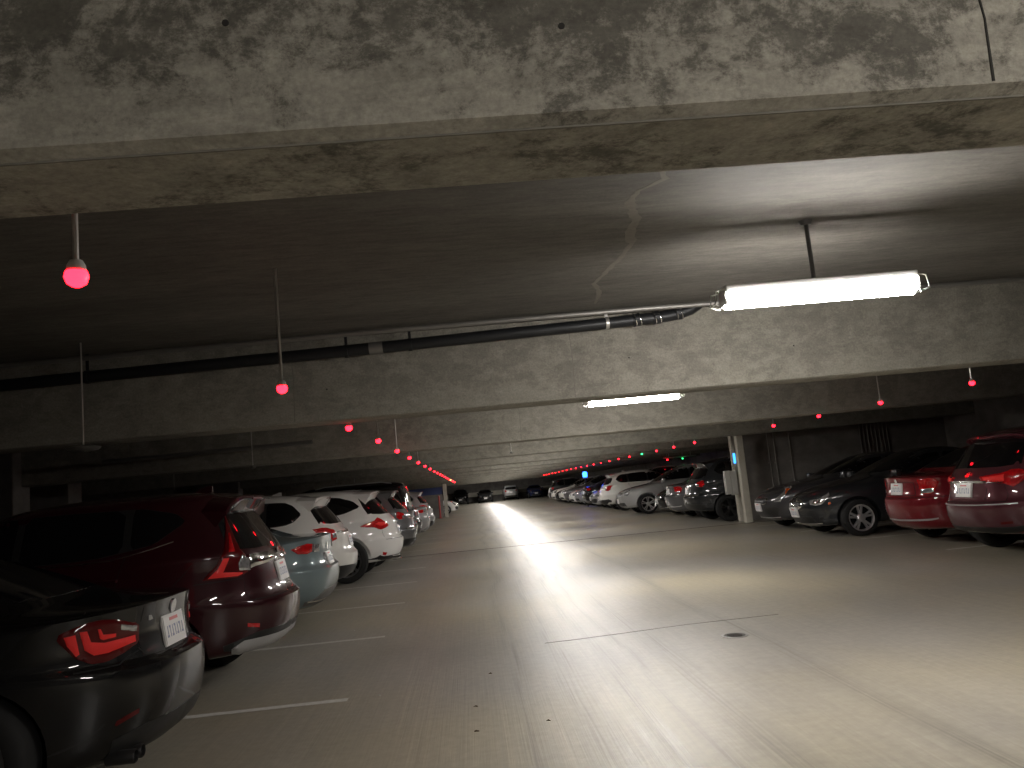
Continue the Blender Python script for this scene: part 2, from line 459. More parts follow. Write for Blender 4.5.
def mirror_parts(B, root, x, z, pm, w):
    for sg in (1, -1):
        h, n = B.hit((x, sg*3, z), (0, -sg, 0)); y = h.y
        bm = bmesh.new()
        add_box(bm, (x+.02, y+sg*.12, z+.04), (.12, .2, .13), bev=.04)
        add_box(bm, (x+.03, y+sg*.02, z-.01), (.08, .10, .05), bev=.015)
        o = from_bm('side_mirror', bm, pm, root)
        bm = bmesh.new(); add_box(bm, (x-.043, y+sg*.12, z+.04), (.006, .16, .10), bev=.002)
        from_bm('mirror_glass', bm, M['tint'], o)

def plate(B, root, z, end=-1, mat=None, yoff=0., w=.305, h=.155, off=.012):
    hh, n = B.hit((end*5, yoff, z), (-end, 0, 0))
    n = Vector((n.x, 0, n.z)).normalized()
    if n.x*end < 0: n = -n
    if abs(n.z) > .35: n = Vector((end*.94, 0, .34*(1 if n.z > 0 else -1))).normalized()
    tz = Vector((0, 1, 0)).cross(n); tz = tz if tz.z > 0 else -tz
    rot = Matrix((Vector((0, 1, 0)), tz, n)).transposed()
    c = hh+n*off
    bm = bmesh.new(); add_box(bm, c-n*off*.5, (w+.02, h+.02, off), rot)
    add_box(bm, c+n*.002, (w, h, .006), rot, bev=.002)
    o = from_bm('license_plate', bm, M['plate'], root, smooth=False)
    bm = bmesh.new()
    add_box(bm, c+n*.0055+tz*(h*.37), (w*.42, h*.12, .002), rot)
    from_bm('plate_header', bm, M['plate_pink'], o, smooth=False)
    bm = bmesh.new()
    for k in range(7):
        yy = (k-3)*w*.125
        s = (w*.075, h*.42, .002); cc = c+n*.0055+Vector((0, yy, 0))-tz*h*.06
        add_box(bm, cc, (s[0]*.3, s[1], s[2]), rot)
        add_box(bm, cc+tz*(h*.17 if k % 2 else -h*.17)+Vector((0, .004, 0)), (s[0], s[1]*.2, s[2]), rot)
    from_bm('plate_characters', bm, M['plate_blue'], o, smooth=False)
    return o

def windows(B, root, side, splits, rear, front, mat=None, sm=1, trim=None):
    mat = mat or M['glass']
    cx = sum(p[0] for p in side)/len(side); cz = sum(p[1] for p in side)/len(side)
    B.pair('window_surround', side, 'S', M['black'], root, smooth=sm, cell=.07, off=.0025)
    for x0, x1 in splits:
        p = clipx(side, x0, x1)
        p = [(px, cz+(pz-cz)*.965) for px, pz in p]; B.pair('side_window', p, 'S', mat, root, smooth=sm, cell=.07, off=.006)
    if rear: B.patch('rear_window', rear, 'B', mat, root, smooth=sm, cell=.08, off=.004)
    if front: B.patch('windshield', front, 'W', mat, root, smooth=sm, cell=.1, off=.004)

def finish(B, root, pm, wheels_style=('five', 5), R=None, alloy='alloy', doors=(), handles=(), mirror=None, lower=True, tyrew=.22, seams=True):
    body = link('body', B.mesh, root); B.mesh.materials.append(pm); B.mesh.materials.append(M['under'])
    R = R or B.rw
    style, sp = wheels_style
    tb, rb = wheel_mesh(R, tyrew, style, sp)
    t0 = None
    for wx in B.wheels:
        for sg in (1, -1):
            if t0 is None:
                t0 = from_bm('wheel', tb, M['rubber'], root, angle=.8); r0 = from_bm('rim', rb, [M[alloy], M['under']], t0, angle=.7)
                t, r = t0, r0
            else:
                t = t0.copy(); COL.objects.link(t); t.parent = root; r = r0.copy(); COL.objects.link(r); r.parent = t
            t.location = (wx, sg*(B.w-tyrew/2-.035), R); t.rotation_euler = (0, 0, 0 if sg > 0 else PI)
    if seams and doors:
        for sg in (1, -1):
            bm = bmesh.new()
            for ln in doors: B.line(ln, 'S', bm, sg=sg)
            from_bm('door_seam', bm, M['under'], root, smooth=False)
    for (x, z) in handles:
        for sg in (1, -1):
            h, n = B.hit((x, sg*3, z), (0, -sg, 0))
            bm = bmesh.new(); add_box(bm, (x, h.y+sg*.022, z), (.17, .018, .026), bev=.008)
            add_box(bm, (x-.075, h.y+sg*.008, z), (.02, .03, .02)); add_box(bm, (x+.075, h.y+sg*.008, z), (.02, .03, .02))
            from_bm('door_handle', bm, pm, root)
    if mirror: mirror_parts(B, root, mirror[0], mirror[1], pm, B.w)
def fin(B, root, x, pm):
    h, n = B.hit((x, 0, 4), (0, 0, -1)); bm = bmesh.new()
    vs = [(-.09, .0), (.09, 0), (.02, .035), (-.06, .06), (-.09, .055)]
    A = [bm.verts.new((x+a, -.018*(1-b*8), h.z-.004+b)) for a, b in vs]; C = [bm.verts.new((x+a, .018*(1-b*8), h.z-.004+b)) for a, b in vs]
    n_ = len(vs)
    for i in range(n_): bm.faces.new((A[i], A[(i+1) % n_], C[(i+1) % n_], C[i]))
    bm.faces.new(A[::-1]); bm.faces.new(C); bmesh.ops.recalc_face_normals(bm, faces=bm.faces[:])
    from_bm('antenna_fin', bm, pm, root)
def rails(B, root, x0, x1, y, mat):
    for sg in (1, -1):
        pts = []
        for k in range(9):
            x = x0+(x1-x0)*k/8; h, n = B.hit((x, sg*y, 4), (0, 0, -1)); e = 0 if k in (0, 8) else .035
            pts.append((x, sg*y, h.z+e))
        bm = bmesh.new(); add_tube(bm, pts, .013, 8); from_bm('roof_rail', bm, mat, root)
def spoiler(B, root, x, z, w, pm, depth=.2):
    bm = bmesh.new(); n = 14; rows = []
    for k in range(n+1):
        y = w*(2*k/n-1)
        xb = x+.10*(abs(y)/w)**2.5
        h1, _ = B.hit((xb+depth, y, 4), (0, 0, -1)); h2, _ = B.hit((xb+.10, y, 4), (0, 0, -1)); z = h1.z-.02
        rows.append([bm.verts.new(p) for p in ((xb+depth, y, z+.022), (xb, y, z+.002), (xb-.012, y, z-.022), (xb+.02, y, z-.045), (xb+.10, y, min(z-.05, h2.z-.03)), (xb+depth, y, z-.03))])
    for A, C in zip(rows, rows[1:]):
        for i in range(6): bm.faces.new((A[i], A[(i+1) % 6], C[(i+1) % 6], C[i]))
    bm.faces.new(rows[0]); bm.faces.new(rows[-1]); bmesh.ops.recalc_face_normals(bm, faces=bm.faces[:])
    o = from_bm('spoiler', bm, pm, root)
    bm = bmesh.new(); zc = B.hit((x+depth, 0, 4), (0, 0, -1))[0].z-.035; add_box(bm, (x-.002, 0, zc-.008), (.02, .3, .016)); from_bm('brake_light', bm, M['lamp_dark'], o, smooth=False)
def disc(B, root, name, z, r, mat, end=-1, y=0., off=.008):
    h, n = B.hit((end*5, y, z), (-end, 0, 0))
    bm = bmesh.new(); add_cyl(bm, h-n*.01, h+n*off, r, 20); return from_bm(name, bm, mat, root, angle=.5)
def tailpipe(B, root, y, x, z, r=.035, mat='chrome'):
    bm = bmesh.new(); add_lathe(bm, [(r*.8, .12), (r*.8, -.0), (r*.86, -.008), (r, 0), (r, .14)], 20, axis='Z')
    bmesh.ops.transform(bm, matrix=Matrix.Translation((x, y, z)) @ Matrix.Rotation(PI/2, 4, 'Y'), verts=bm.verts[:])
    from_bm('exhaust_pipe', bm, M[mat], root)
def seamline(B, root, segs, mode, name='panel_seam', both=True, w=.007):
    for sg in ((1, -1) if both else (1,)):
        bm = bmesh.new()
        for ln in segs:
            for a, b in zip(ln, ln[1:]):
                a2, b2 = B.u(a), B.u(b); d = Vector((b2[0]-a2[0], b2[1]-a2[1])).normalized(); n = Vector((-d.y, d.x))*w/2
                q = [(a2[0]+n.x, a2[1]+n.y), (b2[0]+n.x, b2[1]+n.y), (b2[0]-n.x, b2[1]-n.y), (a2[0]-n.x, a2[1]-n.y)]
                B.patch('', q, mode+'u', None, None, sg=sg, off=.0015, skirt=.004, cell=.06, edge=1, bm=bm)
        from_bm(name, bm, M['under'], root, smooth=False)
# patch() accepts 'Ru'/'Fu' = wrap coordinates already computed
_old = Body.patch
def _patch(s, name, poly, mode, *a, **k):
    if mode in ('Ru', 'Fu'):
        u = Body.u
        Body.u = lambda self, p: p
        try: return _old(s, name, poly, mode[0], *a, **k)
        finally: Body.u = u
    return _old(s, name, poly, mode, *a, **k)
Body.patch = _patch

def front_generic(B, root, z0=.5, zl=.66, grille='bar'):
    B.pair('headlight', [('r', .48, zl-.03), ('r', .46, zl+.06), ('r', .8, zl+.12), ('s', .38, zl+.2), ('s', .32, zl+.14), ('s', .05, zl-.02), ('r', .8, zl-.06)], 'F', M['lamp_clear'], root, smooth=1, off=.006)
    B.patch('grille', [('r', -.0001, zl-.06), ('r', -.0001, zl+.07), ('r', .40, zl+.055), ('r', .34, zl-.06)], 'F', M['black'], root, both=True, off=.004)
    B.patch('lower_intake', [('r', 0, z0-.2), ('r', 0, z0-.06), ('r', .5, z0-.06), ('r', .62, z0-.2)], 'F', M['black'], root, both=True, off=.003)
    plate(B, root, z0, 1)

def make_coupe():
    rings = [(-1.92,.19,1.92,.18,.72,.18,4,4), (-2.08,.20,2.08,.19,.85,.20,4,4), (-2.17,.36,2.18,.34,.88,.38,3.4,3.2), (-2.215,.53,2.215,.50,.887,.58,3.2,3),
      (-2.205,.665,2.20,.62,.887,.72,3.2,3), (-2.12,.70,2.15,.70,.880,.79,3.4,3.2), (-2.085,.84,2.03,.79,.868,.86,3.6,3.4), (-2.12,.985,1.78,.88,.845,.915,3.6,3.6),
      (-2.06,1.0,1.35,.94,.83,.93,3.6,4), (-1.78,1.015,.98,.98,.815,.945,3.8,4), (-1.60,1.03,.82,1.0,.795,.96,4,4),
      (-1.2,1.18,.45,1.17,.71,1.15,4,4), (-.84,1.32,.10,1.31,.61,1.30,4,4), (-.62,1.37,-.08,1.365,.51,1.365,4,4), (-.45,1.395,-.25,1.395,.3,1.395,4,4)]
    B = Body(rings, (-1.36, 1.33), .325, creases={2: .3, 4: .75, 5: .5, 7: .8, 10: .5})
    r = empty('car', (0, 0, 0)); pm = P['black']
    side = [(.66,1.0), (-1.02,1.005), (-1.30,1.06), (-1.0,1.19), (-.62,1.285), (-.25,1.30), (.05,1.27), (.42,1.13)]
    windows(B, r, side, [(-.50, 1), (-2, -.55)], [(-.62,1.06), (.62,1.06), (.50,1.31), (-.50,1.31)], [(-.66,1.03), (.66,1.03), (.52,1.31), (-.52,1.31)])
    # chrome-like window trim below glass
    L = B.pair('tail_light', [('r',.39,.785), ('r',.385,.89), ('r',.60,.935), ('r',.80,.945), ('s',.16,.94), ('s',.42,.905), ('s',.44,.87), ('s',.30,.775), ('s',.10,.73), ('r',.72,.725), ('r',.52,.75)], 'R', M['lamp_dark'], r, smooth=1, off=.010)
    B.pair('lamp_bar', [('r',.42,.795), ('r',.42,.83), ('r',.74,.825), ('s',.08,.84), ('s',.14,.90), ('s',.235,.90), ('s',.18,.805), ('s',.04,.77), ('r',.70,.77)], 'R', M['lamp_bright'], L, off=.015)
    B.pair('lamp_bar', [('r',.60,.845), ('r',.60,.862), ('r',.76,.868), ('r',.80,.90), ('r',.845,.90), ('r',.81,.85), ('r',.76,.84)], 'R', M['lamp_bright'], L, off=.015)
    B.pair('lamp_bar', [('s',.24,.79), ('s',.28,.89), ('s',.385,.885), ('s',.36,.84), ('s',.28,.78)], 'R', M['lamp_bright'], L, off=.015)
    B.pair('reverse_light', [('r',.41,.85), ('r',.41,.882), ('r',.55,.905), ('r',.55,.875)], 'R', M['lamp_clear'], L, off=.015)
    plate(B, r, .795, -1)
    disc(B, r, 'badge', .925, .04, M['lamp_clear'])
    bm = bmesh.new()
    h, n = B.hit((-5, .3, .90), (1, 0, 0))
    for k in range(4): add_box(bm, h+n*.003+Vector((0, -k*.026, 0)), (.004, .018, .026))
    from_bm('model_badge', bm, M['silver'], r, smooth=False)
    seamline(B, r, [[('r',0,.715), ('r',.36,.715), ('r',.40,.76)], [('s',.30,.70), ('s',.05,.70), ('r',.60,.70), ('r',.40,.745)], [('r',.37,.89), ('r',.36,.97)]], 'R')
    B.pair('rear_reflector', [('r',.50,.435), ('r',.50,.46), ('r',.68,.425), ('r',.70,.405), ('r',.68,.40)], 'R', M['lamp_dark'], r, off=.006)
    B.patch('rear_diffuser', [('r',0,.22), ('r',0,.37), ('r',.42,.37), ('r',.72,.33), ('r',.74,.25)], 'R', M['black'], r, both=True, off=.006)
    for y in (.45, .54): tailpipe(B, r, y, -2.08, .235, .036, 'black')
    h = B.hit((-5, 0, .3), (1, 0, 0))[0]
    B.pair('headlight', [('r',.50,.62), ('r',.47,.69), ('r',.82,.74), ('s',.34,.78), ('s',.22,.70), ('r',.82,.62)], 'F', M['lamp_clear'], r, smooth=1)
    B.pair('grille', [('r',.04,.55), ('r',.03,.69), ('r',.30,.69), ('r',.34,.62), ('r',.27,.55)], 'F', M['black'], r, smooth=1)
    finish(B, r, pm, ('double', 5), alloy='alloy_dark', doors=[[(.62,.99), (.55,.6), (.45,.3)], [(-.52,1.0), (-.60,.7), (-.62,.3)], [(.45,.3), (-.62,.3)]], handles=[(-.40,.84)], mirror=(.62,.98))
    # window trim: bright strip under the glass
    for sg in (1, -1):
        bm = bmesh.new(); pts = []
        for k in range(15):
            x = .6-1.9*k/14; h, n = B.hit((x, sg*3, .985+.02*(k/14)), (0, -sg, 0)); pts.append(h+n*.003)
        add_tube(bm, pts, .006, 6); from_bm('window_trim', bm, M['silver'], r)
    fin(B, r, -.55, pm)
    return r, B

def make_crv():
    rings = [(-1.95,.30,1.95,.22,.74,.26,4,4), (-2.12,.31,2.12,.25,.86,.30,4,4), (-2.22,.42,2.22,.40,.905,.45,3.4,3.2), (-2.265,.56,2.26,.56,.91,.60,3.2,3),
      (-2.265,.70,2.25,.70,.91,.76,3.2,3), (-2.18,.755,2.2,.80,.905,.86,3.4,3.2), (-2.15,.92,2.05,.92,.895,.98,3.5,3.4), (-2.12,1.04,1.65,1.01,.88,1.05,3.6,3.8),
      (-2.10,1.09,1.15,1.07,.865,1.09,3.8,4), (-2.06,1.15,.95,1.11,.845,1.13,3.8,4),
      (-1.94,1.34,.60,1.32,.775,1.32,3.8,4), (-1.84,1.52,.18,1.52,.70,1.53,3.8,4), (-1.76,1.61,-.10,1.605,.62,1.605,4,4), (-1.55,1.64,-.35,1.645,.42,1.64,4,4), (-1.2,1.655,-.6,1.66,.2,1.655,4,4)]
    B = Body(rings, (-1.33, 1.32), .345, creases={4: .75, 9: .4, 12: .3})
    r = empty('car', (0, 0, 0)); pm = P['maroon']
    side = [(.72,1.15), (-.9,1.17), (-1.35,1.24), (-1.58,1.40), (-1.50,1.475), (-1.25,1.535), (-.6,1.55), (-.05,1.54), (.30,1.42)]
    windows(B, r, side, [(-.28, 1), (-1.12, -.34), (-2, -1.18)], [(-.60,1.13), (.60,1.13), (.62,1.2), (.52,1.52), (-.52,1.52), (-.62,1.2)], [(-.7,1.14), (.7,1.14), (.58,1.56), (-.58,1.56)])
    L = B.pair('tail_light', [('s',.56,.925), ('s',.36,1.13), ('s',.30,1.30), ('s',.26,1.47), ('s',.18,1.47), ('r',.86,1.30), ('r',.80,1.14), ('r',.70,1.09), ('r',.68,.95), ('r',.82,.93), ('s',.1,.915)], 'R', M['lamp_dark'], r, off=.012)
    B.pair('lamp_bar', [('s',.52,.935), ('s',.37,1.08), ('s',.27,1.08), ('s',.38,.97), ('s',.02,.955), ('r',.84,.95), ('r',.84,.94), ('s',.1,.927)], 'R', M['lamp_bright'], L, off=.017)
    B.pair('lamp_bar', [('s',.27,1.12), ('s',.22,1.27), ('s',.15,1.27), ('s',.12,1.12)], 'R', M['lamp_red'], L, off=.017)
    B.pair('reverse_light', [('r',.64,.96), ('r',.62,1.05), ('r',.82,1.09), ('s',.05,1.03), ('s',.04,.97)], 'R', M['lamp_clear'], L, off=.018)
    B.patch('tailgate_garnish', [('r',0,1.015), ('r',0,1.085), ('r',.60,1.085), ('r',.62,.975), ('r',.5,.985)], 'R', M['chrome'], r, both=True, off=.022)
    plate(B, r, .90, -1)
    disc(B, r, 'badge', 1.05, .045, M['chrome'], off=.03)
    seamline(B, r, [[('r',0,.725), ('r',.74,.725), ('r',.80,.80), ('r',.79,.93)], [('s',.62,.90), ('s',.3,.905), ('r',.84,.905)]], 'R')
    seamline(B, r, [[('s',.62,1.06), ('s',.95,.72)]], 'R')
    B.patch('bumper_trim', [('r',0,.32), ('r',0,.47), ('r',.60,.47), ('s',.0,.44), ('s',.42,.40), ('s',.42,.36), ('s',0,.33)], 'R', M['black'], r, both=True, off=.008)
    B.patch('skid_plate', [('r',0,.29), ('r',0,.42), ('r',.66,.42), ('s',.02,.42), ('s',.30,.37), ('s',.30,.33), ('s',.02,.31), ('r',.66,.29)], 'R', M['silver'], r, both=True, off=.018)
    B.pair('rear_reflector', [('r',.62,.50), ('r',.62,.53), ('r',.84,.55), ('r',.84,.52)], 'R', M['lamp_red'], r, off=.006)
    spoiler(B, r, -1.97, 1.60, .60, pm)
    front_generic(B, r, .55, .80)
    finish(B, r, pm, ('double', 5), doors=[[(.80,1.1), (.72,.7), (.70,.32)], [(-.31,1.14), (-.33,.6), (-.36,.32)], [(-1.15,1.17), (-1.08,.95), (-.92,.7), (-.90,.32)], [(.70,.32), (-.9,.32)]],
           handles=[(-.18,.98), (-1.02,1.0)], mirror=(.66,1.12))
    for sg in (1, -1):
        bm = bmesh.new(); pts = []
        for k in range(15):
            t = k/14; x = .7-2.2*t; z = 1.135+.02*t+(.10*max(0, (t-.75)/.25)**1.5)
            h, n = B.hit((x, sg*3, z), (0, -sg, 0)); pts.append(h+n*.003)
        add_tube(bm, pts, .006, 6); from_bm('window_trim', bm, M['chrome'], r)
    fin(B, r, -1.5, pm)
    return r, B

def make_sedan(kind):
    # kind: 'hybrid' (blue grey, rear seen), 'civic' (red, rear seen), 'bmw' / 'elantra' (front seen)
    dz = {'hybrid': .02, 'civic': 0, 'bmw': 0, 'elantra': 0}[kind]
    zt = .05 if kind == 'hybrid' else 0.
    rings = [(-2.0,.22,2.0,.20,.72,.2,4,4), (-2.13,.27,2.12,.22,.85,.24,4,4), (-2.23,.40,2.22,.34,.88,.42,3.4,3), (-2.275,.56,2.27,.50,.892,.58,3.2,2.8),
      (-2.265,.69,2.26,.62,.892,.72,3.2,2.8), (-2.20,.735,2.20,.70,.885,.79,3.4,3), (-2.175,.90,2.08,.79,.875,.87,3.6,3.2), (-2.19,1.01+zt,1.8,.88,.86,.93,3.6,3.4),
      (-2.11,1.03+zt,1.4,.95,.845,.955,3.6,4), (-1.85,1.04+zt,1.08,1.0,.83,.97,3.8,4), (-1.66,1.06+zt,.92,1.03,.81,.985,4,4),
      (-1.28,1.22+zt*.8,.5,1.21,.73,1.18,4,4), (-.92,1.36,.12,1.35,.63,1.34,4,4), (-.66,1.415,-.1,1.41,.52,1.41,4,4), (-.45,1.44,-.3,1.44,.3,1.44,4,4)]
    if kind == 'hybrid': rings = [rr_ if i < 2 or i > 8 else (*rr_[:6], 5.0, rr_[7]) for i, rr_ in enumerate(rings)]
    B = Body(rings, (-1.32, 1.42), .32, creases={4: .7, 7: .85 if kind == 'hybrid' else .5, 10: .4})
    r = empty('car', (0, 0, 0)); pm = P[{'hybrid': 'bluegrey', 'civic': 'red', 'bmw': 'charcoal', 'elantra': 'darkgrey'}[kind]]
    side = [(.74,1.025), (-1.1,1.045), (-1.40,1.10), (-1.05,1.24), (-.68,1.325), (-.25,1.345), (.02,1.32), (.42,1.18)]
    windows(B, r, side, [(-.26, 1), (-1.02, -.32), (-2, -1.07)], [(-.62,1.11+zt), (.62,1.11+zt), (.52,1.36), (-.52,1.36)], [(-.68,1.07), (.68,1.07), (.54,1.355), (-.54,1.355)])
    if kind == 'hybrid':
        L = B.pair('tail_light', [('r',.66,.90), ('r',.64,.99), ('r',.80,1.0), ('s',.20,.98), ('s',.34,.95), ('s',.2,.89), ('r',.82,.88)], 'R', M['lamp_red'], r, off=.010)
        B.pair('reverse_light', [('r',.46,.89), ('r',.44,.975), ('r',.625,.985), ('r',.64,.89)], 'R', M['lamp_clear'], L, off=.014)
        B.patch('plate_recess', [('r',0,.68), ('r',0,.86), ('r',.26,.86), ('r',.34,.68)], 'R', M['black'], r, both=True, off=.003)
        plate(B, r, .775, -1, off=.016)
        B.patch('bumper_trim', [('r',0,.27), ('r',0,.44), ('r',.46,.44), ('r',.62,.36), ('s',.05,.33), ('s',.05,.28)], 'R', M['grey_plastic'], r, both=True, off=.006)
        B.patch('bumper_chrome_strip', [('r',0,.30), ('r',0,.315), ('r',.82,.335), ('r',.82,.32)], 'R', M['chrome'], r, both=True, off=.012)
        disc(B, r, 'badge', .93, .045, M['chrome'])
    else:
        L = B.pair('tail_light', [('r',.50,.84), ('r',.47,.97), ('r',.80,.985), ('s',.16,.97), ('s',.30,.92), ('s',.12,.80), ('r',.82,.76), ('r',.56,.76)], 'R', M['lamp_red'], r, smooth=0, off=.010)
        B.pair('reverse_light', [('r',.54,.77), ('r',.52,.83), ('s',.05,.84), ('s',.08,.79), ('r',.82,.77)], 'R', M['lamp_clear'], L, off=.014)
        plate(B, r, .84, -1)
        seamline(B, r, [[('r',.42,.745), ('r',.40,.93), ('r',0,.945)], [('r',0,.745), ('r',.42,.745)], [('r',0,.71), ('s',.1,.71), ('s',.5,.71)]], 'R')
        B.patch('lower_strip', [('r',0,.36), ('r',0,.385), ('r',.7,.40), ('s',.1,.41), ('s',.1,.39), ('r',.7,.375)], 'R', M['silver'], r, both=True, off=.006)
        disc(B, r, 'badge', .955, .035, M['chrome'])
    if kind == 'bmw':
        H = B.pair('headlight', [('r',.44,.60), ('r',.42,.685), ('r',.66,.70), ('r',.86,.73), ('s',.42,.80), ('s',.40,.745), ('s',.12,.64), ('r',.82,.60), ('r',.6,.585)], 'F', M['lamp_clear'], r, off=.010)
        B.pair('headlight_ring', [('r',.52,.615), ('r',.52,.675), ('r',.60,.675), ('r',.60,.615)], 'F', M['chrome'], H, smooth=2, off=.02)
        B.pair('headlight_ring', [('r',.68,.62), ('r',.68,.685), ('r',.77,.685), ('r',.77,.62)], 'F', M['chrome'], H, smooth=2, off=.02)
        B.pair('corner_marker', [('s',.40,.60), ('s',.30,.585), ('s',.30,.62), ('s',.38,.635)], 'F', M['amber'], r, off=.008)
        K = B.pair('grille_surround', [('r',.03,.53), ('r',.02,.68), ('r',.22,.69), ('r',.30,.66), ('r',.27,.56), ('r',.18,.53)], 'F', M['chrome'], r, smooth=1, off=.014)
        B.pair('grille', [('r',.05,.545), ('r',.045,.665), ('r',.21,.672), ('r',.275,.65), ('r',.25,.57), ('r',.175,.545)], 'F', M['black'], K, smooth=1, off=.018)
        B.patch('lower_intake', [('r',0,.27), ('r',0,.40), ('r',.42,.40), ('r',.52,.27)], 'F', M['black'], r, both=True, off=.003)
        B.pair('fog_light', [('r',.62,.30), ('r',.60,.38), ('r',.78,.39), ('r',.78,.31)], 'F', M['black'], r, smooth=1, off=.004)
        B.patch('lip_strip', [('r',0,.245), ('r',0,.262), ('r',.7,.27), ('r',.7,.255)], 'F', M['chrome'], r, both=True, off=.006)
        plate(B, r, .47, 1, off=.02); disc(B, r, 'badge', .72, .035, M['chrome'], end=1)
    elif kind == 'elantra':
        H = B.pair('headlight', [('r',.50,.60), ('r',.52,.66), ('r',.75,.73), ('s',.40,.86), ('s',.62,.90), ('s',.45,.80), ('s',.12,.68), ('r',.8,.60)], 'F', M['lamp_clear'], r, off=.010)
        B.pair('corner_marker', [('s',.30,.74), ('s',.28,.78), ('s',.50,.86), ('s',.52,.84)], 'F', M['amber'], H, off=.015)
        K = B.patch('grille_surround', [('r',0,.56), ('r',0,.69), ('r',.34,.68), ('r',.36,.60), ('r',.28,.56)], 'F', M['chrome'], r, both=True, off=.010)
        B.patch('grille', [('r',0,.575), ('r',0,.675), ('r',.32,.665), ('r',.335,.605), ('r',.27,.575)], 'F', M['black'], K, both=True, off=.015)
        B.patch('lower_intake', [('r',0,.27), ('r',0,.45), ('r',.5,.50), ('r',.66,.46), ('r',.56,.30)], 'F', M['black'], r, both=True, off=.003)
        B.patch('intake_strip', [('r',0,.26), ('r',0,.275), ('r',.66,.285), ('r',.66,.27)], 'F', M['silver'], r, both=True, off=.010)
        plate(B, r, .50, 1, off=.02)
    else: front_generic(B, r, .45, .62)
    finish(B, r, pm, ('double', 5), doors=[[(.72,1.0), (.66,.6), (.62,.28)], [(-.29,1.0), (-.31,.28)], [(-1.04,1.03), (-.98,.8), (-.86,.6), (-.84,.28)], [(.62,.28), (-.84,.28)]],
           handles=[(-.16,.88), (-.95,.90)], mirror=(.66,1.0))
    return r, B

